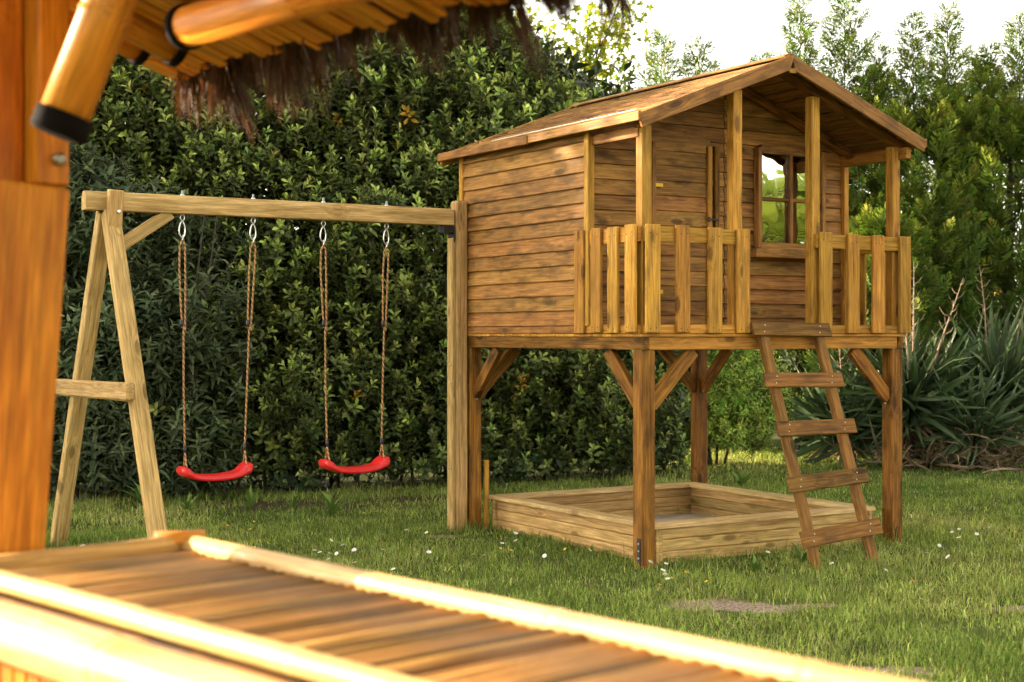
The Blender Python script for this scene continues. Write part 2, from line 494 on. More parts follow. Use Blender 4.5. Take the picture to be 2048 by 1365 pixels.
def scatter(name, tmpls, pos, dirs, scale, c_old, c_young, young, mat, parent=None, tilt_noise=None):
    """place templates (grown along +z) at pos with direction dirs; colours per instance"""
    n = len(pos)
    which = rng.integers(0, len(tmpls), n)
    Rm = basis(dirs, rng.uniform(0, 6.283, n))
    Vs, Fs, Cs, base = [], [], [], 0
    for k, tm in enumerate(tmpls):
        idx = np.nonzero(which == k)[0]
        if len(idx) == 0: continue
        v, t, w = tm.arr()
        X = np.einsum('nij,vj->nvi', Rm[idx], v) * scale[idx][:, None, None] + pos[idx][:, None, :]
        nv = len(v)
        F = t[None] + (np.arange(len(idx)) * nv)[:, None, None] + base
        f = np.clip(w[None, :] * young[idx][:, None], 0, 1)[..., None]
        col = c_old[idx][:, None, :] * (1 - f) + c_young[idx][:, None, :] * f
        col = np.where((w < -0.5)[None, :, None], np.array([[[0.09, 0.07, 0.045]]]), col)
        # each leaf a little different
        Vs.append(X.reshape(-1, 3)); Fs.append(F.reshape(-1, 3)); Cs.append(col.reshape(-1, 3))
        base += len(idx) * nv
    return mesh_np(name, np.concatenate(Vs), [np.concatenate(Fs)], np.concatenate(Cs), mat, parent)

def colvar(base, n, amt, huevar=0.12):
    b = np.array(base)[None, :] * np.exp(rng.normal(0, amt, (n, 1)))
    return np.clip(b * np.exp(rng.normal(0, huevar, (n, 3))), 0, 0.9)

def lumps(x, y, s, seed):
    """cheap smooth noise in about -1..1"""
    r = np.random.default_rng(seed); o = 0
    for k in range(6):
        a = r.uniform(0, 6.28); f = s * r.uniform(.6, 1.9); ph = r.uniform(0, 6.28)
        o = o + np.sin((x * math.cos(a) + y * math.sin(a)) * f + ph)
    return o / 3.2

# ------------------------------------------------------------------ ground
SAND = [(.95, 7.10, .24, .18), (1.18, 7.02, .20, .12), (1.45, 7.1, .12, .07), (1.42, 5.72, .22, .09), (2.5, 7.02, .3, .08),
        (-.46, 9.52, .13, .09)]
DIRT = [(-1.75, 11.25, .75, .35), (-.6, 11.6, .6, .2)]

def ground():
    bm = bmesh.new()
    xs = list(np.linspace(-9, 9, 46)); ys = list(np.linspace(1, 21, 46))
    xs = [-400, -60] + xs + [60, 400]; ys = [-400, -60] + ys + [60, 900]
    g = [[bm.verts.new((x, y, 0)) for x in xs] for y in ys]
    for j in range(len(ys) - 1):
        for i in range(len(xs) - 1):
            bm.faces.new([g[j][i], g[j][i + 1], g[j + 1][i + 1], g[j + 1][i]])
    me = bpy.data.meshes.new('lawn'); bm.to_mesh(me); bm.free()
    m, n, l, out = new_mat('lawn_soil')
    geo = n.new('ShaderNodeNewGeometry')
    big = n.new('ShaderNodeTexNoise'); big.inputs['Scale'].default_value = 1.2; big.inputs['Detail'].default_value = 6
    fine = n.new('ShaderNodeTexNoise'); fine.inputs['Scale'].default_value = 60; fine.inputs['Detail'].default_value = 5
    for t in (big, fine): l.new(geo.outputs['Position'], t.inputs['Vector'])
    r1 = ramp(n, [(0.3, (0.045, 0.060, 0.014)), (0.6, (0.09, 0.105, 0.025)), (0.8, (0.14, 0.12, 0.05))])
    l.new(big.outputs['Fac'], r1.inputs[0])
    fr = n.new('ShaderNodeMapRange'); fr.inputs[3].default_value = 0.4; fr.inputs[4].default_value = 1.5
    l.new(fine.outputs['Fac'], fr.inputs[0])
    col = mixc(n, l, 'MULTIPLY', 1.0, r1.outputs[0], fr.outputs[0])
    sep = n.new('ShaderNodeSeparateXYZ'); l.new(geo.outputs['Position'], sep.inputs[0])
    mid_n = n.new('ShaderNodeTexNoise'); mid_n.inputs['Scale'].default_value = 8; mid_n.inputs['Detail'].default_value = 3
    l.new(geo.outputs['Position'], mid_n.inputs['Vector'])
    sandr = ramp(n, [(0.32, (0.07, 0.045, 0.028)), (0.48, (0.27, 0.195, 0.14)), (0.72, (0.46, 0.36, 0.28))]); l.new(fine.outputs['Fac'], sandr.inputs[0])
    dirtr = ramp(n, [(0.3, (0.035, 0.022, 0.014)), (0.7, (0.11, 0.075, 0.045))]); l.new(fine.outputs['Fac'], dirtr.inputs[0])
    for lst, rc in ((SAND, sandr), (DIRT, dirtr)):
        for (x, y, rx, ry) in lst:
            dx = math_n(n, l, 'DIVIDE', math_n(n, l, 'SUBTRACT', sep.outputs[0], x), rx)
            dy = math_n(n, l, 'DIVIDE', math_n(n, l, 'SUBTRACT', sep.outputs[1], y), ry)
            d = math_n(n, l, 'SQRT', math_n(n, l, 'ADD', math_n(n, l, 'MULTIPLY', dx, dx), math_n(n, l, 'MULTIPLY', dy, dy)))
            d = math_n(n, l, 'ADD', d, math_n(n, l, 'MULTIPLY', math_n(n, l, 'SUBTRACT', fine.outputs['Fac'], 0.5), 1.2))
            d = math_n(n, l, 'ADD', d, math_n(n, l, 'MULTIPLY', math_n(n, l, 'SUBTRACT', mid_n.outputs['Fac'], 0.5), 2.2))
            mr = n.new('ShaderNodeMapRange'); mr.inputs[1].default_value = 0.8; mr.inputs[2].default_value = 1.15
            mr.inputs[3].default_value = 1; mr.inputs[4].default_value = 0
            l.new(d, mr.inputs[0])
            col = mixc(n, l, 'MIX', mr.outputs[0], col, rc.outputs[0])
    p = n.new('ShaderNodeBsdfPrincipled'); p.inputs['Roughness'].default_value = 0.95; p.inputs['Specular IOR Level'].default_value = 0.1
    l.new(col, p.inputs['Base Color'])
    b = n.new('ShaderNodeBump'); b.inputs['Strength'].default_value = 0.7; b.inputs['Distance'].default_value = 0.02
    l.new(fine.outputs['Fac'], b.inputs['Height']); l.new(b.outputs[0], p.inputs['Normal'])
    l.new(p.outputs[0], out.inputs[0])
    tag(link('lawn', me, m), kind='structure')
ground()

# ------------------------------------------------------------------ playhouse frame: u along the front, v into depth
TH = R(31.38)
N0 = np.array([.7165, 8.169])
cT, sT = math.cos(TH), math.sin(TH)
def hw(u, v, z=0.0): return (N0[0] + u * cT - v * sT, N0[1] + u * sT + v * cT, z)

W, D, PV = 2.0, 2.0, 0.514
ZB, ZF, ZE, ZR = 1.21, 1.30, 2.47, 2.885
SL = (ZR - ZE) / (W / 2 + .08)

def playhouse():
    T = empty('playhouse', hw(0, 0), TH)
    tag(T, 'raised brown wooden playhouse with gabled roof and railed porch on four posts', 'playhouse')
    a = .09
    # legs
    for (u, v) in ((0, 0), (W - a, 0), (0, D - a), (W - a, D - a)):
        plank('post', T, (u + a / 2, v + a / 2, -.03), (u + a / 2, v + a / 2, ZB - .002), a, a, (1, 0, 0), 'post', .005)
    ap = plank('anchor_plate', T, (-.003, .028, .02), (-.003, .028, .17), .03, .004, (0, 1, 0), 'darksteel', .001)
    for z in (.06, .10, .14):
        bolt(T, (-.005, .028, z), (-1, 0, 0), .006, .004)
    # platform beams
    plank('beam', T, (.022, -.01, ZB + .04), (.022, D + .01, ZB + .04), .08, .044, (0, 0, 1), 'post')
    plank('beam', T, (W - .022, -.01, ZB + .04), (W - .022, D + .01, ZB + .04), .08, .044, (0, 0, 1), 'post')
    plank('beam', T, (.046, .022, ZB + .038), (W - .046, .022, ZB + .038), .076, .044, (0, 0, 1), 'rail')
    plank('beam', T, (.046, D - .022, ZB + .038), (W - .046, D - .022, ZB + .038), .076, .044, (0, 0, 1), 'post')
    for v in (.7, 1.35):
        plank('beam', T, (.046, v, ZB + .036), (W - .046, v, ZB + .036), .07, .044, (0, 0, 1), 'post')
    # floor boards run along u
    k = 0; v = -.02
    while v < D - .05:
        plank('floor_board', T, (-.012, v + .048, ZF - .009), (W + .012, v + .048, ZF - .009), .094, .016, (0, 1, 0), 'rail', .002)
        v += .0975
    # knee braces
    def brace(p, q, side):
        plank('brace', T, p, q, .08, .04, side, 'post', .003)
    brace((.045, .085, .90), (.045, .385, 1.205), (0, 1, -1)); brace((.085, .045, .90), (.385, .045, 1.205), (1, 0, -1))
    brace((W - .045, .085, .90), (W - .045, .385, 1.205), (0, 1, -1)); brace((W - .085, .045, .90), (W - .385, .045, 1.205), (-1, 0, -1))
    brace((.045, D - .085, .90), (.045, D - .385, 1.205), (0, -1, -1)); brace((.085, D - .045, .90), (.385, D - .045, 1.205), (1, 0, -1))
    brace((W - .045, D - .085, .90), (W - .045, D - .385, 1.205), (0, -1, -1)); brace((W - .085, D - .045, .90), (W - .385, D - .045, 1.205), (-1, 0, -1))
    for p, ax in (((.045, .10, .875), (0, 1, -1)), ((.10, .045, .875), (1, 0, -1)), ((W - .10, .045, .875), (-1, 0, -1)), ((.045, D - .10, .875), (0, -1, -1)),
                  ((W - .35, .045, 1.15), (-1, 0, -1)), ((.045, D - .33, 1.13), (0, -1, -1))):
        bolt(T, p, ax, .008, .012)

    # ---------------- siding
    EXP = .0895; HB = .106; TB = .017
    def course_board(par, u0, u1, z, along, plane, outn, clip=None):
        """one lap-siding board; 'along' axis, at 'plane' offset, out normal outn (unit, house frame)"""
        outn = Vector(outn)
        lo = Vector((0, 0, z)) + outn * .017
        hi = Vector((0, 0, z + HB)) + outn * -.003
        up = (hi - lo).normalized()
        mid = (lo + hi) / 2
        A = Vector(along)
        base = Vector(plane)
        if clip is None:
            p = base + mid + A * u0; q = base + mid + A * u1
            m, L = frame(p, q, up)
            m = m @ Matrix.Rotation(random.uniform(-.0022, .0022), 4, 'Z') @ Matrix.Rotation(random.uniform(-.012, .012), 4, 'X')
            link('board', box_mesh(L, HB, TB, .003, M['clad']), None, par, m)
        else:
            poly = clip(u0, u1, z, z + HB)
            if len(poly) >= 3:
                prism('board', par, [(x, y - z) for x, y in poly], TB, base + Vector((0, 0, z)) + outn * .004, A, up, 'clad')
    z0 = 1.345
    # left wall (u=0), v from PV to D
    wl_ = empty('side_wall', (0, 0, 0), 0, T)
    wr_ = empty('side_wall', (0, 0, 0), 0, T)
    for k in range(13):
        z = z0 + k * EXP
        if z + HB > ZE + .06: break
        course_board(wl_, PV + .03, D - .025, z, (0, 1, 0), (.006, 0, 0), (-1, 0, 0))
        course_board(wr_, PV + .03, D - .025, z, (0, 1, 0), (W - .006, 0, 0), (1, 0, 0))
    plank('base_board', wl_, (.0, PV - .02, 1.322), (.0, D - .01, 1.322), .044, .03, (0, 0, 1), 'clad')
    plank('base_board', wr_, (W, PV - .02, 1.322), (W, D - .01, 1.322), .044, .03, (0, 0, 1), 'clad')
    plank('corner_trim', T, (-.006, PV - .005, 1.345), (-.006, PV - .005, ZE + .02), .05, .045, (0, 1, 0), 'rail')
    plank('corner_trim', T, (-.004, D - .005, 1.345), (-.004, D - .005, ZE + .0), .045, .04, (0, 1, 0), 'rail')
    plank('corner_trim', T, (W + .004, PV - .0, 1.345), (W + .004, PV - .0, ZE + .0), .045, .04, (0, 1, 0), 'rail')
    plank('corner_trim', T, (W + .004, D - .005, 1.345), (W + .004, D - .005, ZE + .0), .045, .04, (0, 1, 0), 'rail')

    def gable_clip(u0, u1, za, zb):
        # keep below the roof underside on both slopes
        def roof(u): return ZR - abs(u - W / 2) * SL - .028
        pts = []
        us = sorted(set([u0, u1] + [x for x in (W / 2,) if u0 < x < u1] +
                        [x for zz in (za, zb) for x in (W / 2 - (ZR - .028 - zz) / SL, W / 2 + (ZR - .028 - zz) / SL) if u0 < x < u1]))
        top = [(u, min(zb, roof(u))) for u in us if roof(u) > za - 1e-6]
        if len(top) < 2: return []
        lo_u, hi_u = top[0][0], top[-1][0]
        poly = [(lo_u, za), (hi_u, za)] + [p for p in reversed(top)]
        out = []
        for p in poly:
            if not out or (abs(p[0] - out[-1][0]) + abs(p[1] - out[-1][1])) > 1e-4: out.append(p)
        if abs(out[0][0] - out[-1][0]) + abs(out[0][1] - out[-1][1]) < 1e-4: out.pop()
        return out
    wf = empty('front_wall', (0, 0, 0), 0, T)
    wb = empty('back_wall', (0, 0, 0), 0, T)
    DOOR = (.432, .90, 1.30, 2.43)
    WIN = (1.262, 1.778, 1.845, 2.44)
    z = z0 - EXP * .4
    k = 0
    while z < ZR - .05:
        zm = z + EXP / 2
        cuts = [(.02, W - .02)]
        holes = []
        if DOOR[2] < zm < DOOR[3]: holes.append(DOOR[:2])
        if WIN[2] < zm < WIN[3]: holes.append(WIN[:2])
        seams = [1.009] if k % 1 == 0 else []
        edges = [.02]
        segs = []
        cur = .02
        for h in sorted(holes):
            segs.append((cur, h[0])); cur = h[1]
        segs.append((cur, W - .02))
        fin = []
        for s0, s1 in segs:
            if s0 < 1.009 < s1: fin += [(s0, 1.006), (1.012, s1)]
            else: fin.append((s0, s1))
        for s0, s1 in fin:
            course_board(wf, s0, s1, z, (1, 0, 0), (0, PV + .012, 0), (0, -1, 0), gable_clip)
        course_board(wb, .02, W - .02, z, (1, 0, 0), (0, D - .012, 0), (0, 1, 0), gable_clip)
        z += EXP; k += 1
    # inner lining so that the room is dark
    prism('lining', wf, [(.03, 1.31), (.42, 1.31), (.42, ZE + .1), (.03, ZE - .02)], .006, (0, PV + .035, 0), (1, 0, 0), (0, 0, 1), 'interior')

    # ---------------- door: its own lap boards, edge battens, latch, hinges
    dr = empty('door', (DOOR[0], PV, 1.30), 0, T)
    dz = 0.02
    while dz < 1.15:
        h = min(EXP + .012, 1.178 - dz)
        plank('board', dr, (.006, -.004, dz + h / 2), (.458, -.004, dz + h / 2), h, .014, (0, .12, 1), 'clad', .003)
        dz += EXP
    plank('edge_batten', dr, (.438, -.020, .03), (.438, -.020, 1.14), .034, .02, (1, 0, 0), 'rail', .003)
    plank('edge_batten', dr, (.016, -.020, .03), (.016, -.020, 1.14), .028, .02, (1, 0, 0), 'clad', .003)
    plank('jamb', T, (DOOR[1] + .032, PV - .012, 1.32), (DOOR[1] + .032, PV - .012, 2.445), .034, .024, (1, 0, 0), 'post', .003)
    plank('latch', dr, (.41, -.036, .695), (.50, -.036, .695), .010, .008, (0, 0, 1), 'darksteel', .001)
    plank('latch_plate', dr, (.425, -.033, .68), (.425, -.033, .71), .022, .006, (1, 0, 0), 'darksteel', .001)
    plank('hinge', dr, (.02, -.033, .885), (.075, -.033, .885), .022, .005, (0, 0, 1), 'disc', .001)
    plank('hinge', dr, (.02, -.033, .25), (.075, -.033, .25), .022, .005, (0, 0, 1), 'disc', .001)

    # ---------------- window
    wi = empty('window', (WIN[0], PV, WIN[2]), 0, T)
    ww, wh = WIN[1] - WIN[0], WIN[3] - WIN[2]
    plank('frame', wi, (-.008, -.022, -.01), (-.008, -.022, wh + .02), .03, .05, (1, 0, 0), 'clad', .003)
    plank('frame', wi, (ww + .008, -.022, -.01), (ww + .008, -.022, wh + .02), .03, .05, (1, 0, 0), 'clad', .003)
    plank('frame', wi, (.008, -.018, wh + .012), (ww - .008, -.018, wh + .012), .055, .04, (0, 0, 1), 'clad', .003)
    plank('frame', wi, (.008, -.018, .006), (ww - .008, -.018, .006), .04, .04, (0, 0, 1), 'clad', .003)
    plank('muntin', wi, (ww / 2, -.024, .0), (ww / 2, -.024, wh + .01), .026, .026, (1, 0, 0), 'clad', .003)
    plank('muntin', wi, (.008, -.018, wh * .50), (ww / 2 - .014, -.018, wh * .50), .02, .02, (0, 0, 1), 'post', .002)
    plank('muntin', wi, (ww / 2 + .014, -.018, wh * .50), (ww - .008, -.018, wh * .50), .02, .02, (0, 0, 1), 'post', .002)
    for (x0, x1) in ((.01, ww / 2 - .015), (ww / 2 + .015, ww - .01)):
        for (y0, y1) in ((.03, wh * .5 - .012), (wh * .5 + .012, wh - .02)):
            m4 = Matrix.Rotation(random.uniform(-.012, .012), 4, 'Z')
            plank('pane', wi, (x0, -.008, (y0 + y1) / 2), (x1, -.008, (y0 + y1) / 2), y1 - y0, .003, (0, 0, 1), 'glass', .0008)
    plank('sill', wi, (-.06, -.035, -.042), (ww + .06, -.035, -.042), .058, .07, (0, 0, 1), 'clad', .004)

    # ---------------- porch uprights up to the roof
    pz = lambda u: ZR - abs(u - W / 2) * SL - .06
    for u in (.040, .688, 1.288, 1.955):
        plank('porch_post', T, (u, .040, ZF), (u, .040, pz(u)), .066, .062, (1, 0, 0), 'rail', .004)
    # rails
    def rail(p, q, w): plank('rail', T, p, q, w, .026, (0, 0, 1), 'rail', .003, .001)
    rail((.012, -.004, 1.852), (.735, -.004, 1.852), .085); rail((.012, -.004, 1.326), (.735, -.004, 1.326), .05)
    rail((1.27, -.004, 1.852), (2.02, -.004, 1.852), .085); rail((1.27, -.004, 1.326), (2.02, -.004, 1.326), .05)
    rail((-.006, .012, 1.852), (-.006, .60, 1.852), .085); rail((-.006, .012, 1.326), (-.006, .60, 1.326), .05)
    rail((W + .006, .012, 1.852), (W + .006, .60, 1.852), .085); rail((W + .006, .012, 1.326), (W + .006, .60, 1.326), .05)
    bmn = bmesh.new(); bmesh.ops.create_cone(bmn, cap_ends=True, segments=7, radius1=.0036, radius2=.0036, depth=.002)
    nail_me = bpy.data.meshes.new('nail'); bmn.to_mesh(nail_me); bmn.free(); nail_me.materials.append(M['darksteel'])
    def slat(p, ax):
        dz = random.uniform(-.004, .004)
        so = plank('slat', T, (p[0], p[1], 1.305 + dz), (p[0], p[1], 1.902 + dz), .096, .022, ax, 'rail', .004, .003)
        zs_ = -.0115 if ax[0] else .0115
        for lx in (-.275, .25):
            for ly in (-.022, .024):
                link('nail', nail_me, None, so, Matrix.Translation((lx + random.uniform(-.008, .008), ly + random.uniform(-.006, .006), zs_)))
    for u in (.050, .257, .487, .692, 1.330, 1.551, 1.758, 1.985):
        slat((u, -.029), (1, 0, 0))
    for v in (.064, .231, .397, .566):
        slat((-.031, v), (0, 1, 0)); slat((W + .031, v), (0, 1, 0))

    # ---------------- roof: lapped planks parallel to the eaves
    rf = empty('roof', (0, 0, 0), 0, T)
    OV, OB = -.085, 2.145
    for sgn in (-1, 1):
        n = 11
        L = math.hypot(W / 2 + .08, ZR - ZE)
        sl = Vector((sgn * -(W / 2 + .08), 0, ZR - ZE)).normalized()   # up-slope
        nr = Vector((sgn * (ZR - ZE), 0, W / 2 + .08)).normalized()
        eave = Vector((W / 2 + sgn * (W / 2 + .08), 0, ZE))
        for k in range(n):
            e = L / n
            c0 = eave + sl * (k * e - .004) + nr * .018
            c1 = eave + sl * (k * e + e + .012) + nr * .003
            up = (c1 - c0).normalized(); mid = (c0 + c1) / 2
            dv = random.uniform(-.006, .006)
            if k == n - 1: c1 = eave + sl * (k * e + e) + nr * .003
            p = Vector((mid.x, OV + dv, mid.z)); q = Vector((mid.x, OB + dv, mid.z))
            m, LL = frame(p, q, up)
            m = m @ Matrix.Rotation(random.uniform(-.0012, .0012), 4, 'Z')
            link('plank', box_mesh(LL, (c1 - c0).length, .016, .003, M['roofb']), None, rf, m)
        # barge boards front and back
        for v, nm in ((OV - .012, 'barge_board'), (OB + .014, 'barge_board')):
            a0 = eave + sl * -.012 - nr * .010; a1 = eave + sl * (L + .002) - nr * .010
            plank(nm, rf, (a0.x, v, a0.z), (a1.x, v, a1.z), .080, .022, nr, 'clad', .003)
        # rafters behind the barge and at the walls
        for v in (.030, PV - .03, 1.2, D - .06):
            a0 = eave + sl * .05 - nr * .030; a1 = eave + sl * (L - .02) - nr * .030
            plank('rafter', rf, (a0.x, v, a0.z), (a1.x, v, a1.z), .05, .04, nr, 'post', .003)
    # eave fascias; the left one in two lengths
    plank('fascia', rf, (-.092, OV - .02, ZE + .012), (-.092, 1.03, ZE + .010), .052, .02, (0, 0, 1), 'clad', .003)
    plank('fascia', rf, (-.094, 1.036, ZE + .006), (-.094, OB + .025, ZE + .012), .052, .02, (0, 0, 1), 'clad', .003)
    plank('fascia', rf, (W + .092, OV - .02, ZE + .008), (W + .092, OB + .025, ZE + .008), .052, .02, (0, 0, 1), 'clad', .003)
    plank('drip_edge', rf, (-.098, OV, ZE + .047), (-.098, 1.45, ZE + .046), .022, .005, (1, 0, .3), 'edge', .001)
    plank('ridge_cap', rf, (W / 2 - .022, OV - .005, ZR + .030), (W / 2 - .022, OB + .01, ZR + .030), .05, .012, (-1, 0, -.42), 'roofb', .003)
    plank('ridge_cap', rf, (W / 2 + .022, OV - .005, ZR + .030), (W / 2 + .022, OB + .01, ZR + .030), .05, .012, (1, 0, -.42), 'roofb', .003)
    plank('ridge_block', rf, (W / 2, OV - .0195, ZR - .075), (W / 2, OV - .0195, ZR + .026), .05, .006, (1, 0, 0), 'rail', .001)
    # wall plates under the eaves
    plank('wall_plate', T, (W - .01, -.06, ZE - .055), (W - .01, D, ZE - .055), .07, .04, (0, 0, 1), 'rail', .003)
    plank('wall_plate', T, (.02, .04, ZE - .05), (.02, D, ZE - .05), .06, .04, (0, 0, 1), 'clad', .003)
    return T
playhouse()

# ------------------------------------------------------------------ ladder
def ladder():
    T = empty('ladder', hw(1.03, -.50), TH)
    tag(T, 'brown wooden five-rung ladder leaning against the playhouse porch opening', 'ladder')
    # own frame: origin between the feet; top rests on the platform edge
    def pt(u, f):   # f 0 at foot, 1 at top
        return Vector((u + .02 - .025 * (1 - f) * 0, .48 * f * .98, 1.345 * f - .01))
    s = Vector((0, .48 * .98, 1.345)).normalized()
    nrm = Vector((0, -s.z, s.y))
    for u in (-.225, .205):
        plank('rail', T, pt(u, -.02), pt(u, .985), .06, .042, (1, 0, 0), 'rung', .004)
    for f, du, ti, w in ((.138, .0, .020, .092), (.352, -.006, .014, .090), (.568, .0, 0, .086), (.768, -.01, -.004, .086), (.985, -.01, -.004, .082)):
        c = pt(-.01 + du, f) + nrm * .032
        r = plank('rung', T, c + Vector((-.30, 0, -ti)), c + Vector((.30, 0, ti)), w, .02, s, 'rung', .004)
        for sx in (-.215, .21):
            for o in (-.02, .02):
                bolt(T, c + Vector((sx + o * .4, 0, ti * sx / .3)) + s * o + nrm * .009, nrm, .004, .003, 'steel', 'screw')
ladder()

# ------------------------------------------------------------------ sandpit
def sandpit():
    T = empty('sandpit', hw(1.0, 1.0), TH)
    tag(T, 'square sandpit of pale green treated boards with a flat rim beneath the playhouse', 'sandpit')
    U0, U1, V0, V1 = -.81, .81, -.87, .87
    zs = [.0, .068, .136]
    for k, z in enumerate(zs):
        h = .066
        for v in (V0, V1):
            plank('board', T, (U0 - .035, v, z + h / 2), (U1 + .035, v, z + h / 2), h, .026, (0, 0, 1), 'treated', .008)
        for u in (U0, U1):
            plank('board', T, (u, V0 + .014, z + h / 2), (u, V1 - .014, z + h / 2), h, .026, (0, 0, 1), 'treated', .008)
            for v, s in ((V0, -1), (V1, 1)):
                plank('corner_block', T, (u, v + s * .014, z + h / 2), (u, v + s * .05, z + h / 2), h, .026, (0, 0, 1), 'treated', .003)
    rw = .11
    def rim(p):
        cx = sum(x for x, y in p) / 4; cy = sum(y for x, y in p) / 4
        prism('rim_board', T, p, .024, (0, 0, .2155), (1, 0, 0), (0, 1, 0), 'rimwood')
    o = .045; i = rw - .045; g = .0015
    rim([(U0 - o + g, V0 - o), (U1 + o - g, V0 - o), (U1 - i - g, V0 + i), (U0 + i + g, V0 + i)])
    rim([(U1 + o - g, V1 + o), (U0 - o + g, V1 + o), (U0 + i + g, V1 - i), (U1 - i - g, V1 - i)])
    def rim_y(p):
        q = [(y, -x) for x, y in p]
        prism('rim_board', T, q, .024, (0, 0, .2155), (0, 1, 0), (-1, 0, 0), 'rimwood')
    rim_y([(U0 - o, V0 - o + g), (U0 + i, V0 + i + g), (U0 + i, V1 - i - g), (U0 - o, V1 + o - g)])
    rim_y([(U1 + o, V1 + o - g), (U1 - i, V1 - i - g), (U1 - i, V0 + i + g), (U1 + o, V0 - o + g)])
    bm = bmesh.new()
    n = 14
    g_ = [[bm.verts.new((U0 + .015 + (U1 - U0 - .03) * i / n, V0 + .015 + (V1 - V0 - .03) * j / n, .016 + .008 * math.sin(i * 1.3) * math.cos(j * 1.7))) for i in range(n + 1)] for j in range(n + 1)]
    for j in range(n):
        for i in range(n):
            bm.faces.new([g_[j][i], g_[j][i + 1], g_[j + 1][i + 1], g_[j + 1][i]])
    me = bpy.data.meshes.new('sand'); bm.to_mesh(me); bm.free()
    s = link('sand', me, M['sand'], T); s['kind'] = 'stuff'
sandpit()

# a short plank stood against the back leg of the playhouse
lp = plank('loose_plank', None, hw(.135, 1.925, 0), hw(.135, 1.925, .46), .035, .02, (cT, sT, 0), 'rail')
tag(lp, 'short upright orange-brown plank standing behind the rear left house post', 'plank')

# ------------------------------------------------------------------ swing frame and swings
BV, BZ = 1.945, 2.065
def swing_set():
    T = empty('swing_set', hw(-1.3, BV), TH)
    tag(T, 'pale pine swing frame with A-shaped end and long top beam', 'swing frame')
    o = -1.3
    P = lambda u, v, z: Vector((u - o, v - BV, z))
    # beam with planed top edges
    prof = [(-.045, -.055), (.045, -.055), (.045, .022), (.022, .055), (-.022, .055), (-.045, .022)]
    bm = bmesh.new()
    L = 2.41
    A = [bm.verts.new((-L / 2, y, z)) for y, z in prof]; B = [bm.verts.new((L / 2, y, z)) for y, z in prof]
    bm.faces.new(A); bm.faces.new(B[::-1])
    for i in range(6): bm.faces.new([A[i], B[i], B[(i + 1) % 6], A[(i + 1) % 6]])
    bmesh.ops.recalc_face_normals(bm, faces=bm.faces)
    bmesh.ops.bevel(bm, geom=list(bm.edges), offset=.004, segments=1, affect='EDGES')
    me = bpy.data.meshes.new('top_beam'); bm.to_mesh(me); bm.free()
    link('top_beam', me, M['treated'], T, Matrix.Translation(P(-2.53 + L / 2, BV, BZ)))
    # end post by the house, with a rounded head and a fixing batten on its face
    plank('end_post', T, P(-.062, 1.945, -.03), P(-.062, 1.945, 2.175), .09, .088, (1, 0, 0), 'treated', .012)
    plank('post_batten', T, P(-.122, 1.945, .0), P(-.122, 1.945, 1.93), .07, .026, (0, 1, 0), 'treated', .006)
    plank('bracket', T, P(-.125, 1.945, 1.985), P(-.20, 1.945, 1.985), .085, .05, (0, 1, 0), 'darksteel', .003)
    plank('bracket', T, P(-.117, 1.945, 1.90), P(-.117, 1.945, 2.0), .085, .012, (0, 1, 0), 'darksteel', .003)
    for z in (1.1, .98, .42):
        bolt(T, P(-.136, 1.93, z), (-1, 0, 0), .007, .006)
    # A-frame
    fr0, fr1 = P(-2.30, 1.20, -.03), P(-2.385, 1.915, 2.005)
    plank('leg', T, fr0, fr1, .09, .086, (1, 0, 0), 'treated', .006)
    rr0, rr1 = P(-2.49, 2.68, -.03), P(-2.395, 1.975, 2.005)
    plank('leg', T, rr0, rr1, .088, .084, (1, 0, 0), 'treated', .006)
    plank('leg_head', T, P(-2.378, 1.875, 1.905), P(-2.372, 1.848, 2.125), .082, .07, (1, 0, 0), 'treated', .006)
    bolt(T, P(-2.362, 1.822, 2.0), (0, -1, 0), .012, .006)
    plank('knee_brace', T, P(-2.37, 1.93, 1.78), P(-2.02, 1.945, 2.012), .07, .055, (0, 0, 1), 'treated', .004)
    # cross bar on the outer faces of both legs
    d = (rr0 - fr0); 
    plank('cross_bar', T, P(-2.45, 1.30, .985), P(-2.505, 2.62, .975), .10, .05, (0, 0, 1), 'treated', .018)
    for u in (-1.945, -1.50, -1.035, -.595):
        tube('bolt', T, [P(u, BV, BZ + .045), P(u, BV, BZ + .062), P(u, BV, BZ + .063), P(u, BV, BZ + .085)], [.013, .013, .007, .006], 'steel', 8)
        # eye under the beam
        bm = bmesh.new()
        c = P(u, BV, BZ - .075)
        tube_into(bm, [c + Vector((math.sin(t) * .013, 0, math.cos(t) * .018)) for t in np.linspace(0, 6.28, 13)], .0035, 6, False)
        me = bpy.data.meshes.new('eye_bolt'); bm.to_mesh(me); bm.free()
        link('eye_bolt', me, M['steel'], T)
swing_set()

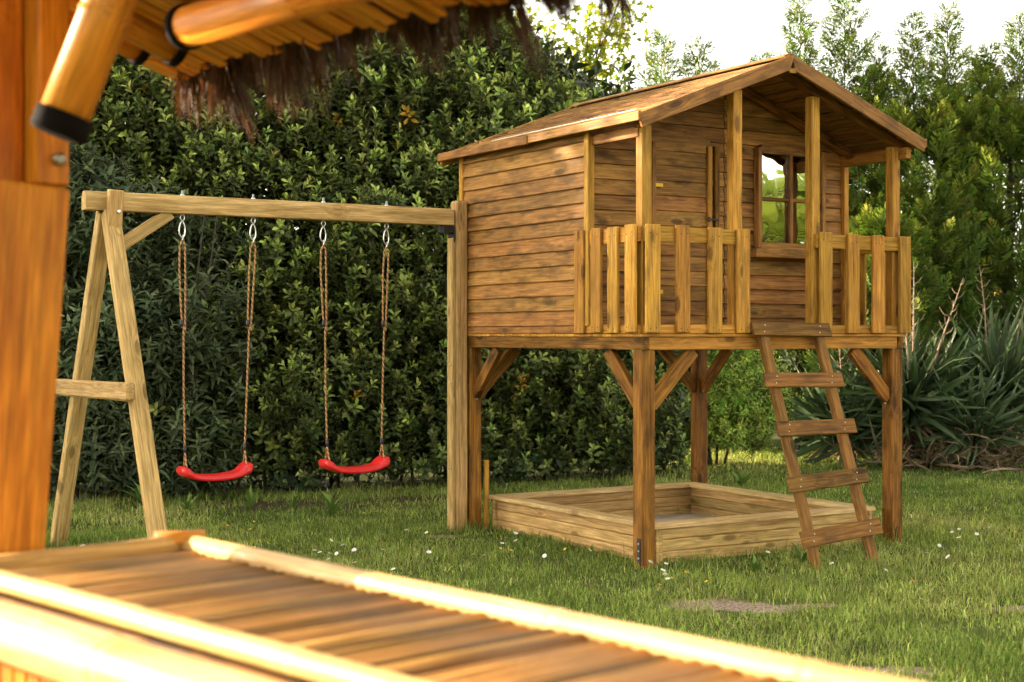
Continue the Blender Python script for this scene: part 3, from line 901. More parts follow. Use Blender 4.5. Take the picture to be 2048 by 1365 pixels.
def swing(u0, u1, b0, b1, zs, label, tilt):
    """u0,u1 hooks on the beam; b0,b1 rope ends at the seat; zs seat height"""
    uc = (b0 + b1) / 2
    T = empty('swing', hw(uc, BV), TH)
    tag(T, label, 'swing', 'red swings under the beam')
    w = (b1 - b0) / 2
    # seat: lofted shell with thick turned-up ends
    bm = bmesh.new(); NS, NP = 28, 16
    rings = []
    for i in range(NS + 1):
        s = -1 + 2 * i / NS
        x = s * (w + .035)
        lift = .034 * abs(s) ** 2.0 + (.020 / (1 + math.exp(-(abs(s) - .72) * 26)))
        zc = zs - .045 + lift + tilt * s
        hw_ = .078 + .012 * (1 / (1 + math.exp(-(abs(s) - .7) * 22))) - .035 * max(0, abs(s) - .9) / .1
        th = .019 + .012 / (1 + math.exp(-(abs(s) - .74) * 26))
        th *= (1 - .55 * max(0, abs(s) - .92) / .08)
        ring = []
        for k in range(NP):
            a = 2 * math.pi * k / NP
            ca, sa = math.cos(a), math.sin(a)
            y = hw_ * math.copysign(abs(ca) ** .45, ca)
            z = th * math.copysign(abs(sa) ** .6, sa) - .010 * (abs(y) / .09) ** 3
            ring.append(bm.verts.new((x, y, zc + z)))
        rings.append(ring)
    for i in range(NS):
        for k in range(NP):
            f = bm.faces.new([rings[i][k], rings[i][(k + 1) % NP], rings[i + 1][(k + 1) % NP], rings[i + 1][k]]); f.smooth = True
    bm.faces.new(rings[0][::-1]); bm.faces.new(rings[-1])
    bmesh.ops.recalc_face_normals(bm, faces=bm.faces)
    me = bpy.data.meshes.new('seat'); bm.to_mesh(me); bm.free()
    link('seat', me, M['red'], T)
    for hu, bu in ((u0, b0), (u1, b1)):
        top = Vector((hu - uc, 0, BZ - .10)); bot = Vector((bu - uc, 0, zs + .115))
        rp = empty('rope', (0, 0, 0), 0, T)
        # carabiner: elongated closed ring, and a small hook below it
        pts = []
        for t in np.linspace(0, 2 * math.pi, 19):
            pts.append(top + Vector((math.sin(t) * (.014 + .004 * (1 - math.cos(t))), .004, -.045 + math.cos(t) * .048)))
        tube('carabiner', rp, pts, .0044, 'steel', 6, False)
        hk = top + Vector((0, 0, -.085))
        tube('hook', rp, [hk + Vector((0, 0, .008)), hk + Vector((.006, 0, -.004)), hk + Vector((.002, 0, -.018)), hk + Vector((0, 0, -.035))], .004, 'steel', 6)
        start = hk + Vector((0, 0, -.025))
        mid = top.lerp(bot, .46)
        def strand(path, r=.0062, name='cord'):
            # three-strand laid rope
            P_ = [Vector(p) for p in path]
            ln = [0]
            for i in range(1, len(P_)): ln.append(ln[-1] + (P_[i] - P_[i - 1]).length)
            tot = ln[-1]; seg = max(8, int(tot / .006))
            for q, mt in ((0, 'rope'), (1, 'rope'), (2, 'rope2')):
                bm = bmesh.new(); pl = []
                for i in range(seg + 1):
                    d = tot * i / seg
                    j = max(1, next((jj for jj in range(1, len(ln)) if ln[jj] >= d - 1e-9), len(ln) - 1))
                    f = (d - ln[j - 1]) / max(1e-6, ln[j] - ln[j - 1])
                    c = P_[j - 1].lerp(P_[j], f)
                    ph = d / .034 * 2 * math.pi + q * 2.094
                    pl.append(c + Vector((math.cos(ph), math.sin(ph), 0)) * r * .52)
                tube_into(bm, pl, r * .56, 5, True)
                me = bpy.data.meshes.new(name); bm.to_mesh(me); bm.free()
                link(name, me, M[mt], rp)
        o1 = Vector((-.017, 0, 0)); o2 = Vector((.018, .006, 0)); wob = random.uniform(-.006, .006)
        strand([start, start + o1 + Vector((0, 0, -.03)), start.lerp(mid, .35) + o1 + Vector((wob, 0, 0)), mid.lerp(start, .2) + o1 * .8, mid + o1 * .5])
        strand([start, start + o2 + Vector((0, 0, -.03)), start.lerp(mid, .5) + o2 * .9, mid + o2 * .6 + Vector((0, 0, -.02))])
        strand([mid + Vector((0, 0, .02)), mid.lerp(bot, .5) + Vector((wob * .7, 0, 0)), bot])
        tube('sleeve', rp, [mid + o1 * .6 + Vector((0, 0, .045)), mid + o1 * .6 + Vector((0, 0, .005))], .0105, 'sleeve', 8)
        tube('sleeve', rp, [bot + Vector((0, 0, .035)), bot + Vector((0, 0, -.008))], .0095, 'sleeve', 8)
        for sy in (-1, 1):
            strand([bot, Vector((bu - uc + (.012 if sy > 0 else -.006), sy * .055, zs + .005))], .0055)
    return T
swing(-1.945, -1.50, -1.93, -1.555, .485, 'red plastic swing seat on brown ropes, the one nearer the A-frame', .004)
swing(-1.035, -.595, -1.01, -.63, .485, 'red plastic swing seat on brown ropes, the one nearer the playhouse', .002)

# ------------------------------------------------------------------ thatched bamboo bar in front (a along the counter, b away from the camera)
def bar():
    ang = math.atan2(-.724, .69)
    T = empty('thatched_bar', (0, 0, 0), ang)
    tag(T, 'orange bamboo bar counter under a thatched eave, blurred and close', 'bar')
    ca, sa = math.cos(ang), math.sin(ang)
    def loc(x, y, z): return Vector((x * ca + y * sa, -x * sa + y * ca, z))
    A0, A1 = -2.76, -.25
    ZC = .85
    # counter slats: half-round split bamboo
    pitch = .0325
    bm = bmesh.new(); r = pitch * .49; L = .475
    prof = [(-r, -.012)] + [(-r * math.cos(t), r * .85 * math.sin(t) - .006) for t in np.linspace(0.0, math.pi, 8)] + [(r, -.012)]
    A = [bm.verts.new((-L / 2, y, z)) for y, z in prof]; B = [bm.verts.new((L / 2, y, z)) for y, z in prof]
    for i in range(len(prof) - 1):
        f = bm.faces.new([A[i], A[i + 1], B[i + 1], B[i]]); f.smooth = True
    bm.faces.new(A[::-1]); bm.faces.new(B)
    bmesh.ops.recalc_face_normals(bm, faces=bm.faces)
    me = bpy.data.meshes.new('slat'); bm.to_mesh(me); bm.free(); me.materials.append(M['slat'])
    k = A0 + .02
    while k < A1:
        bf = 1.655 - (k - A0) * .034; bn = 1.195 + (k - A0) * .006
        m = Matrix.Translation((k, (bf + bn) / 2, ZC - .008 + random.uniform(-.003, .003))) @ Matrix.Rotation(R(90) + random.uniform(-.006, .006), 4, 'Z') @ Matrix.Rotation(random.uniform(-.16, .16), 4, 'X') @ Matrix.Diagonal(((bf - bn) / .475, random.uniform(.80, .92), 1, 1))
        link('slat', me, None, T, m)
        k += pitch
    plank('counter_board', T, (A0, 1.405, ZC - .04), (A1, 1.375, ZC - .04), .42, .024, (0, 1, 0), 'post')
    # rims
    bamboo('far_rim', T, (A0 + .02, 1.672, ZC + .002), (A1 + .02, 1.587, ZC + .002), .023, 'rimb', .42)
    bamboo('near_rim', T, (A0, 1.178, ZC + .004), (A1 + .02, 1.178, ZC + .004), .020, 'rimb', .5)
    bamboo('front_pole', T, (A0 - .35, 1.105, ZC - .052), (A1 + .04, 1.105, ZC - .052), .048, 'rimb', .55, 18)
    bamboo('end_rim', T, (A0 - .0, 1.20, ZC + .002), (A0 - .0, 1.66, ZC + .002), .022, 'slat', .3)
    bamboo('corner_stub', T, (A0 - .02, 1.61, ZC + .014), (A0 + .035, 1.70, ZC + .016), .020, 'bamboo', .5)
    # front cladding, vertical
    k = A0 - .36
    while k < A1:
        plank('cladding_slat', T, (k, 1.135, 0), (k, 1.135, ZC - .06), .046, .018, (1, 0, 0), 'orange', .006)
        k += .049
    plank('end_panel', T, (A0 - .02, 1.16, .40), (A0 - .02, 1.65, .40), .78, .02, (0, 0, 1), 'orange')
    plank('back_panel', T, (A0, 1.62, .40), (A1, 1.55, .40), .78, .02, (0, 0, 1), 'slat')
    # corner post: thick foot, halved above
    plank('post', T, (-2.95, 1.265, 0), (-2.925, 1.375, 1.605), .165, .16, (1, 0, 0), 'orange', .006)
    plank('upper_post', T, (-2.96, 1.32, 1.605), (-2.96, 1.32, 2.6), .09, .135, (1, 0, 0), 'orange', .006)
    plank('post_cheek', T, (-2.90, 1.425, 1.605), (-2.90, 1.425, 2.6), .085, .07, (1, 0, 0), 'orange', .006)
    tube('bolt', T, [(-2.86, 1.432, 1.659), (-2.846, 1.432, 1.659), (-2.841, 1.432, 1.659)], [.014, .014, .008], 'darkzinc', 10)
    # bamboo brace with rubber cap
    p0, p1 = loc(-.8595, 2.83, 1.698), loc(-.7126, 2.86, 2.10)
    bamboo('brace_pole', T, p0, p1, .048, 'bamboo', .6, 18)
    d = (p1 - p0).normalized()
    tube('rubber_cap', T, [p0 - d * .022, p0 - d * .018, p0 + d * .022], [.040, .055, .055], 'black', 18)
    # roof poles
    ro = lambda a_, b_, z_: (a_, b_, z_)
    for a_, zz in ((-3.275, 2.0), (-3.11, 1.975)):
        q0 = Vector((a_, 1.86, zz)); q1 = Vector((a_ + .02, .75, zz + .40))
        bamboo('rafter', T, q0, q1, .037, 'bamboo', .4)
        dd = (q1 - q0).normalized()
        tube('rubber_cap', T, [q0 - dd * .012, q0 - dd * .01, q0 + dd * .012], [.032, .041, .041], 'black', 16)
    for a_ in (-2.2, -1.3, -.45):
        q0 = Vector((a_, 1.9, 2.08)); q1 = Vector((a_ + .02, .6, 2.58))
        bamboo('rafter', T, q0, q1, .037, 'bamboo', .4)
    bamboo('eave_pole', T, (-2.88, 1.75, 1.98), (.35, 1.75, 1.985), .046, 'bamboo', .5, 18)
    tube('rubber_cap', T, [(-2.895, 1.75, 1.98), (-2.893, 1.75, 1.98), (-2.872, 1.75, 1.98)], [.04, .051, .051], 'black', 18)
    # split-bamboo lathing over the pole, ends sticking out past the eave
    meshes = []
    for w in (.024, .03, .038):
        meshes.append(box_mesh(.62, w, .010, .003, M['bamboo']))
    k = -3.36
    while k < .35:
        w = random.choice((0, 1, 2))
        e = random.uniform(-.035, .02)
        m, _ = frame((k, 2.0 + e, 1.960 + random.uniform(-.006, .004) - e * .3), (k + random.uniform(-.012, .012), 1.42 + e, 2.138 - e * .3), (1, 0, 0))
        link('lath', meshes[w], None, T, m)
        k += (.026, .032, .040)[w] + random.choice((0, 0, 0, .004, .012))
    # thatch: thick sheet above, ragged fringe at the eave
    prism('thatch_sheet', T, [(1.97, 2.045), (2.02, 2.12), (.35, 2.78), (.35, 2.62), (1.40, 2.235)], 3.9, (-1.5, 0, 0), (0, 1, 0), (0, 0, 1), 'thatch')
    nt = 150
    tc = np.sort(rng.uniform(-3.42, .4, nt)); tl = rng.gamma(3.2, .052, nt) + .05; tl = np.where(rng.random(nt) < .22, rng.uniform(.13, .24, nt), tl * .45)
    tl *= np.interp(tc, [-3.4, -2.3, -1.8, -1.4, -1.0], [1.0, 1.0, .7, .4, .2])
    tb = rng.uniform(1.98, 2.11, nt); tlean = rng.normal(.05, .22, nt)
    n = 11000
    ti = rng.integers(0, nt, n); fringe = rng.random(n) < .30
    a_ = np.where(fringe, rng.uniform(-3.42, .4, n), tc[ti] + rng.normal(0, .032, n))
    b_ = np.where(fringe, rng.uniform(1.99, 2.10, n), tb[ti] + rng.normal(0, .018, n))
    z_ = 2.10 - (b_ - 1.9) * .15 + rng.normal(0, .012, n)
    ln = np.where(fringe, rng.uniform(.03, .08, n), tl[ti] * rng.uniform(.55, 1.05, n) + .06)
    tipa = np.where(fringe, a_ + rng.normal(0, .02, n), tc[ti] + tlean[ti] * ln + rng.normal(0, .010, n))
    dv = np.stack([(tipa - a_) / ln, rng.normal(.16, .10, n), -np.ones(n)], 1)
    wd = rng.uniform(.002, .005, n)
    ph = rng.uniform(0, 6.28, n); sd = np.stack([np.cos(ph), np.sin(ph), ph * 0], 1)
    p = np.stack([a_, b_, z_], 1)
    mid = p + dv * (ln * .55)[:, None]; tip = p + dv * ln[:, None]
    V = np.stack([p - sd * wd[:, None], p + sd * wd[:, None], mid + sd * wd[:, None] * .9, mid - sd * wd[:, None] * .9, tip], 1).reshape(-1, 3)
    i5 = np.arange(n)[:, None] * 5
    Q = i5 + np.array([[0, 1, 2, 3]]); Tt = i5 + np.array([[3, 2, 4]])
    col = np.repeat(colvar((.075, .036, .017), n, .4, .08), 5, axis=0)
    fr_ = mesh_np('thatch_fringe', V, [Q, Tt], col, M['straw'], T); fr_['kind'] = 'stuff'
M['thatch'] = wood('thatch_sheet', (.16, .085, .04), (.10, .05, .024), (.05, .025, .012), rough=.9, knots=0, stain=.3, var=0, bump=.8)
bar()

# ------------------------------------------------------------------ plants
def hedge_sprig(nl, L, W, up, seed, shape, spiral=2.4, stemL=.16, opp=False, curl=.18, young0=.45, droop=0.0, lite=False):
    r = random.Random(seed)
    t = Tmpl()
    t.stem((0, 0, -.05), (0, 0, stemL), .0028, -1)
    for i in range(nl):
        f = (i + .5) / nl
        ang = i * spiral + r.uniform(-.3, .3)
        if opp: ang = (i // 2) * 1.57 + (i % 2) * math.pi + r.uniform(-.25, .25)
        el = up[0] + (up[1] - up[0]) * f + r.uniform(-.25, .25)
        d = (math.cos(ang) * math.cos(el), math.sin(ang) * math.cos(el), math.sin(el) - droop)
        nr = (-math.cos(ang) * math.sin(el), -math.sin(ang) * math.sin(el), math.cos(el))
        s = r.uniform(.75, 1.1) * (1 - .35 * max(0, f - .75) / .25)
        wt = max(0, (f - young0) / (1 - young0)) * r.uniform(.8, 1.1) + r.uniform(-.05, .12)
        zf = (i // 2 * 2 + .5) / nl if opp else f
        if lite: t.leaf4((0, 0, stemL * (.05 + .95 * zf)), d, nr, L * s, W * s, max(0, wt))
        else: t.leaf((0, 0, stemL * (.05 + .95 * zf)), d, nr, L * s, W * s, max(0, wt), .9, curl * r.uniform(.2, 1.4), shape)
    return t

OBO = (0.35, 0.72, 0.70, 1.0)
LAN = (0.28, 1.0, 0.62, 0.72)
H_SPR = [hedge_sprig(11, .064, .026, (.1, 1.1), s, OBO, stemL=.15, curl=.14) for s in range(6)]
I_SPR = [hedge_sprig(7, .075, .036, (.0, 1.0), 80 + s, OBO, stemL=.13, curl=.1, lite=True) for s in range(3)]
B_SPR = [hedge_sprig(12, .115, .036, (-.15, .9), 40 + s, LAN, opp=True, stemL=.24, curl=.25, young0=.6) for s in range(4)]
N_SPR = [hedge_sprig(14, .062, .016, (.0, .8), 60 + s, LAN, stemL=.2, curl=.3, young0=.1, lite=True) for s in range(4)]

def front_y(x):
    return np.interp(x, [-12, -4, -1.7, .94, 1.6], [11.2, 11.45, 11.75, 12.9, 13.4])

def hedge_mass(n, xr, ztop, thick, layers_bias, seed):
    """points through the outer skin of the hedge, with outward direction"""
    r = np.random.default_rng(seed)
    x = r.uniform(xr[0], xr[1], n); zt = ztop(x)
    kind = r.random(n)
    z = r.uniform(0.02, 1, n) ** .92 * zt
    dep = np.abs(r.normal(0, layers_bias, n))
    bump = lumps(x, z, 4.2, seed + 1) * .16 + lumps(x, z, 10, seed + 2) * .07
    y = front_y(x) - bump + dep
    lower = np.clip(z / .5, 0, 1); y += (1 - lower) * .12
    # the shoulder rounds back at the top
    sh = np.clip((z - (zt - .8)) / .8, 0, 1); y += sh ** 2 * .5
    top = kind < .16
    y[top] = front_y(x[top]) + r.uniform(.1, thick, top.sum())
    z[top] = zt[top] + r.normal(0, .10, top.sum()) + lumps(x[top], y[top], 3.0, seed + 3) * .15
    d = np.stack([r.normal(0, .38, n), -.5 + r.normal(0, .3, n), .75 + r.normal(0, .3, n)], 1)
    d[top] = np.stack([r.normal(0, .4, top.sum()), r.normal(-.1, .35, top.sum()), np.ones(top.sum())], 1)
    return np.stack([x, y, z], 1), d, dep

def hedge():
    T = empty('hedge', (-3, 12.3, 0))
    tag(T, 'tall dark evergreen hedge with glossy leaves filling the back behind the swings', 'hedge')
    zt = lambda x: np.interp(x, [-12, -6, -2, -.2, .45, 1.0, 1.6], [4.75, 4.7, 4.45, 3.95, 3.45, 3.2, 3.0])
    inv = -np.array([-3, 12.3, 0])
    # visible skin
    n = 10500
    pos, d, dep = hedge_mass(n, (-4.6, 1.55), zt, 1.6, .22, 21)
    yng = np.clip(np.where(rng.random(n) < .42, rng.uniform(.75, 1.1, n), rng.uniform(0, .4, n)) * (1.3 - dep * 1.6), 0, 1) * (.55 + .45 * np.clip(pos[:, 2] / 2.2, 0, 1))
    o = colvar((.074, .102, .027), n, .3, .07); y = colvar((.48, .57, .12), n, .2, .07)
    yel = rng.random(n) < .004
    o[yel] = (.45, .26, .03); y[yel] = (.5, .3, .04)
    pos[:, 1] -= np.where(yng > .55, .07, 0)
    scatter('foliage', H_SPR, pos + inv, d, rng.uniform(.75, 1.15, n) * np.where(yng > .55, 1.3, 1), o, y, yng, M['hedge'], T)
    # deeper layers, leaves coloured dark to read as deep shade
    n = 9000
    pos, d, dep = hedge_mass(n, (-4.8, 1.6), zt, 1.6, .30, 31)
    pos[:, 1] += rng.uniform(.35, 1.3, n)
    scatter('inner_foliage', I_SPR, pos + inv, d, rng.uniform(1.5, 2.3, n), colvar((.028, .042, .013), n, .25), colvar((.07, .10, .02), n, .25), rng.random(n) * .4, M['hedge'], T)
    # unseen hedge out of view to the left, added and raised to block the low sun
    n = 5600
    pos, d, dep = hedge_mass(n, (-15.5, -4.3), zt, 1.8, .45, 51)
    pos[:, 1] += rng.uniform(0, .9, n)
    scatter('foliage', I_SPR, pos + inv, d, rng.uniform(2.2, 3.2, n), colvar((.028, .052, .016), n, .28), colvar((.12, .2, .04), n, .25), rng.random(n), M['hedge'], T)
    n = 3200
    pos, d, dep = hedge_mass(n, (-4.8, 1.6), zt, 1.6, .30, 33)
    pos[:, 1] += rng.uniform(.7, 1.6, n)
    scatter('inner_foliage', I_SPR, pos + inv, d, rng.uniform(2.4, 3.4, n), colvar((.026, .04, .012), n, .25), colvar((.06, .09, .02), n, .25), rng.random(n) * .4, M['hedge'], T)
    # skirt down to the ground
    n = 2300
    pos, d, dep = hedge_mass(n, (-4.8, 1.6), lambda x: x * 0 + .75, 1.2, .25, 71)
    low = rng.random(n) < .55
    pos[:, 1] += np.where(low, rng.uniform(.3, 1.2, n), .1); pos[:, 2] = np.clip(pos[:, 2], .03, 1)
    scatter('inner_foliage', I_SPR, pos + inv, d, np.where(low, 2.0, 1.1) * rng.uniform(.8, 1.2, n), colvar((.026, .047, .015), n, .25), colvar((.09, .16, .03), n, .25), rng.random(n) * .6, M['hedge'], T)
    # stems inside
    for i in range(26):
        x = -4.6 + i * .24 + random.uniform(-.1, .1); yy = float(front_y(x)) + random.uniform(.3, .8)
        pts = [Vector((x + random.uniform(-.15, .15) * k, yy + random.uniform(-.1, .1) * k, k * .8)) + Vector(inv) for k in range(5)]
        tube('stem', T, pts, [.014, .012, .010, .008, .004], 'bark', 6)
hedge()

def left_shrub():
    T = empty('grey_green_shrub', (-3.3, 11.2, 0))
    tag(T, 'grey-green shrub with long pointed leaves behind the A-frame', 'shrub')
    n = 1500
    inv = -np.array([-3.3, 11.2, 0])
    r = rng
    # several upright shoots fanning from the base
    x = r.normal(-3.25, .55, n); z = r.uniform(.02, 1, n) ** .95 * (2.75 - .55 * np.abs(x + 3.5))
    x = np.where(x > -2.05, -2.05 - r.uniform(0, .6, n), x)
    y = 11.25 + np.abs(r.normal(0, .22, n)) - lumps(x, z, 5, 77) * .16 + .25 * np.clip((x + 2.7), 0, 1)
    d = np.stack([r.normal(0, .45, n), -.45 + r.normal(0, .35, n), .75 + r.normal(0, .3, n)], 1)
    scatter('foliage', B_SPR, np.stack([x, y, z], 1) + inv, d, r.uniform(.75, 1.15, n), colvar((.060, .082, .036), n, .22, .06), colvar((.22, .27, .12), n, .2, .06), r.beta(1.5, 1.5, n), M['shrub'], T)
    for i in range(14):
        bx = random.uniform(-3.9, -2.5)
        pts = [Vector((bx + (bx + 3.25) * .25 * k * .5, 11.5 - .05 * k, k * .55)) + Vector(inv) for k in range(5)]
        tube('stem', T, pts, [.018, .015, .012, .008, .004], 'bark', 6)
left_shrub()

def bright_shrub():
    c = (2.0, 14.6)
    T = empty('light_green_shrub', (*c, 0))
    tag(T, 'light green feathery shrub seen under the playhouse platform', 'shrub')
    n = 2000
    th = rng.uniform(0, 6.28, n); ph = np.arccos(rng.uniform(-.85, 1, n)); rad = rng.beta(4, 1.3, n)
    x = np.cos(th) * np.sin(ph) * .62 * rad; y = np.sin(th) * np.sin(ph) * .55 * rad; z = .60 + np.cos(ph) * np.where(np.cos(ph) > 0, .75, .55) * rad
    z += lumps(x, y, 6, 9) * .08
    z = np.clip(z, .05, 3)
    d = np.stack([x * 1.2 + rng.normal(0, .3, n), y * 1.2 - .25 + rng.normal(0, .3, n), .5 + rng.normal(0, .3, n)], 1)
    scatter('foliage', N_SPR, np.stack([x, y, z], 1), d, rng.uniform(.7, 1.2, n), colvar((.16, .24, .035), n, .2), colvar((.46, .60, .10), n, .2), rng.beta(1.6, 1.1, n), M['shrub'], T)
    for i in range(7):
        a = random.uniform(0, 6.28)
        tube('stem', T, [(0.1 * math.cos(a), .1 * math.sin(a), 0), (.25 * math.cos(a), .25 * math.sin(a), .5), (.4 * math.cos(a), .4 * math.sin(a), 1.0)], [.014, .010, .004], 'bark', 6)
bright_shrub()

# ---- conifers
def cone_spray(seed, n=9, L=.24):
    r = random.Random(seed); t = Tmpl()
    t.stem((0, 0, -.02), (0, 0, L * .8), .0022, -1)
    for i in range(n):
        f = (i + .3) / n
        s = 1 if i % 2 else -1
        ln = L * .50 * (1 - f) ** .65 + .025
        el = 0.78 + r.uniform(-.15, .2)
        tw = r.uniform(-.5, .5)
        d = np.array([s * math.cos(el) * math.cos(tw), math.cos(el) * math.sin(tw), math.sin(el)])
        sd = np.array([-d[2] * s, 0, d[0] * s]); sd = sd / np.linalg.norm(sd)
        p = np.array([0, 0, L * f * .92])
        t.kite(p, d, sd, ln, .023, f * .6 + r.uniform(0, .4))
        for g in ((.35, .65) if i < 4 else (.5,)):
            q = p + d * ln * g
            d2 = d * .8 + np.array([0, 0, .6]) + np.array([0, r.uniform(-.25, .25), 0]); d2 /= np.linalg.norm(d2)
            t.kite(q, d2, sd, ln * .5, .019, f * .5 + r.uniform(.2, .6))
    t.kite(np.array([0, 0, L * .75]), np.array([0, 0, 1.]), np.array([1., 0, 0]), L * .34, .016, 1)
    return t
C_SPR = [cone_spray(s) for s in range(5)]

def conifer(x, y, Ht, rad, n, label, tops):
    T = empty('conifer_tree', (x, y, 0))
    tag(T, label, 'tree', 'row of conifers behind the playhouse')
    tube('trunk', T, [(0, 0, 0), (0, .02, Ht * .4), (.02, 0, Ht * .8), (0, 0, Ht - .25)], [.09, .07, .03, .006], 'bark', 8)
    P, Dd, S, SunTint = [], [], [], []
    def plume(b, d, L, k, s0, sun_tint):
        """a feathery shoot: sprays alternate along it and shrink to the tip"""
        b, d = Vector(b), Vector(d).normalized()
        ref = Vector((0, 0, 1)) if abs(d.z) < .9 else Vector((1, 0, 0))
        sx = d.cross(ref).normalized(); sy = d.cross(sx)
        for j in range(k):
            f = (j + random.random() * .6) / k
            c = b + d * L * f + Vector((0, 0, .10 * L * f * f))
            a = j * 2.4 + random.uniform(-.4, .4)
            o = sx * math.cos(a) + sy * math.sin(a)
            P.append(c); Dd.append(d * .85 + o * (.75 * (1 - f) + .12) + Vector((0, 0, .12))); S.append(s0 * (1.15 - .55 * f) * random.uniform(.85, 1.15)); SunTint.append(sun_tint * (.5 + .6 * f))
    nb = int(n / 11)
    for i in range(nb):
        f = (i + .5) / nb
        z0 = .1 + f * Ht * .90
        R_ = rad * (1 - (z0 / Ht) ** 3.6) ** .7 * random.uniform(.62, 1.12) + .08
        a = i * 2.4 + random.uniform(-.4, .4)
        rise = random.uniform(.35, 1.0) + .35 * f
        d = Vector((math.cos(a), math.sin(a), rise))
        st = Vector((math.cos(a), math.sin(a), 0)) * R_ * .38 + Vector((0, 0, z0))
        plume(st, d, R_ * random.uniform(.55, .8), 11, 1.25, random.uniform(.3, 1) * (.18 + .9 * f ** 1.3))  # sprays yellow with height: sunlight on the crown put into the colour
    for (tx, ty, tz, h) in tops:     # feathery leaders
        tube('leader', T, [(tx * .5, ty * .5, tz - h * 1.5), (tx, ty, tz - h * .6), (tx, ty, tz)], [.014, .008, .002], 'bark', 5)
        k = int(21 * h)
        for j in range(k):
            f = (j + .5) / k
            z0 = tz - h * (1 - f) * 1.05
            a = j * 2.4 + random.uniform(-.3, .3)
            L = .06 + .62 * (1 - f) ** .85 * random.uniform(.7, 1.2)
            plume((tx, ty, z0), (math.cos(a), math.sin(a), random.uniform(.7, 1.1)), L, 3 + int(L / .05), .62 + .3 * (1 - f), .65)  # leaders tinted yellow as if sunlit
    P, Dd, S, SunTint = np.array(P), np.array(Dd), np.array(S), np.array(SunTint); m = len(P)
    scatter('crown', C_SPR, P, Dd, S, colvar((.062, .112, .022), m, .22), colvar((.38, .42, .045), m, .22), np.clip(SunTint + rng.normal(0, .12, m), 0, 1), M['conifer'], T)

conifer(1.85, 17.2, 3.7, .9, 1300, 'smaller loose-topped conifer behind the roof ridge, left of the conifer row', [(-.12, 0, 4.75, 1.5), (.32, 0, 4.66, 1.4), (.75, 0, 4.3, 1.1), (-.55, .1, 4.1, 1.0)])
conifer(3.25, 16.6, 3.85, 1.05, 1900, 'conifer with twin feathery tops directly behind the roof peak', [(-.03, 0, 5.02, 1.7), (.47, 0, 5.22, 1.9), (-.45, .1, 4.4, 1.2), (.85, 0, 4.45, 1.2)])
conifer(4.45, 16.4, 3.8, 1.1, 2100, 'conifer with sunlight painted into its yellow tops rising behind the playhouse eave corner', [(-.02, 0, 4.78, 1.6), (.36, 0, 4.88, 1.7), (-.42, 0, 4.2, 1.1), (.72, 0, 4.3, 1.1)])
conifer(5.45, 16.3, 3.75, 1.1, 2100, 'conifer at the picture edge behind the yucca', [(-.22, 0, 4.4, 1.3), (.12, 0, 4.75, 1.6), (.5, 0, 4.3, 1.2), (-.6, 0, 4.0, 1.0)])
conifer(6.7, 16.6, 4.0, 1.05, 1000, 'outermost conifer past the picture edge', [(0, 0, 4.8, 1.3)])
conifer(3.9, 15.6, 2.5, .62, 900, 'low young conifer in front of the conifer row', [(.55, .1, 2.95, 1.0)])

# ---- broad-leaved tree with yellow-green lobed leaves
def lobed(seed):
    r = random.Random(seed); t = Tmpl()
    L = .11
    b = len(t.v)
    angs = [(-2.2, .55), (-1.5, .35), (-1.1, .85), (-.55, .45), (0, 1.0), (.55, .45), (1.1, .85), (1.5, .35), (2.2, .55)]
    t.v.append(np.array([0, 0, .02])); t.w.append(.5)
    for a, q in angs:
        t.v.append(np.array([math.sin(a) * L * q * .6, -.02 * q * r.uniform(.2, 1.2), .02 + math.cos(a) * L * q * .75])); t.w.append(.3 + .5 * q)
    for i in range(1, 9): t.t.append([b, b + i, b + i + 1])
    return t
M_LEAF = [lobed(s) for s in range(3)]

def maple():
    c = (0.35, 15.2)
    T = empty('maple_tree', (*c, 0))
    tag(T, 'sunlit yellow-green broad-leaved tree showing above the hedge', 'tree')
    tube('trunk', T, [(0, .2, 0), (.02, .2, 1.6), (.1, .2, 3.2), (.15, .15, 4.2)], [.11, .09, .06, .03], 'bark', 8)
    P = []
    ends = [(-.55, 0, 4.3), (-.2, -.1, 4.55), (.1, 0, 4.35), (.45, 0, 4.6), (.75, 0, 4.55), (.78, 0, 4.2), (.35, -.1, 4.0), (-.1, -.2, 4.0), (.85, 0, 5.0), (.70, 0, 4.85), (-.7, .1, 4.0), (-1.0, .1, 4.2), (.0, .2, 3.6), (.6, .1, 3.7), (-1.2, .2, 3.9), (.3, .2, 3.2), (-.5, .3, 3.3)]
    for e in ends:
        e = Vector(e); s = Vector((.05, .2, random.uniform(2.2, 3.3)))
        mid = s.lerp(e, .5) + Vector((random.uniform(-.1, .1), 0, .1))
        tube('limb', T, [s, mid, e], [.022, .013, .004], 'bark', 5)
        for j in range(135):
            g = random.betavariate(2.2, 1)
            q = s.lerp(mid, g * 2) if g < .5 else mid.lerp(e, g * 2 - 1)
            sp = .19 if g < .9 else .14
            P.append((q.x + random.gauss(0, sp), q.y + random.gauss(0, sp), q.z + random.gauss(0, sp * .8)))
    P = np.array(P); n = len(P)
    d = np.stack([rng.normal(0, .7, n), rng.normal(0, .7, n), rng.normal(-.3, .6, n)], 1)
    o = colvar((.13, .18, .02), n, .25); y = colvar((.42, .40, .03), n, .25)
    scatter('crown', M_LEAF, P, d, rng.uniform(.7, 1.15, n), o, y, rng.beta(1.2, 1.2, n), M['maple'], T)
maple()

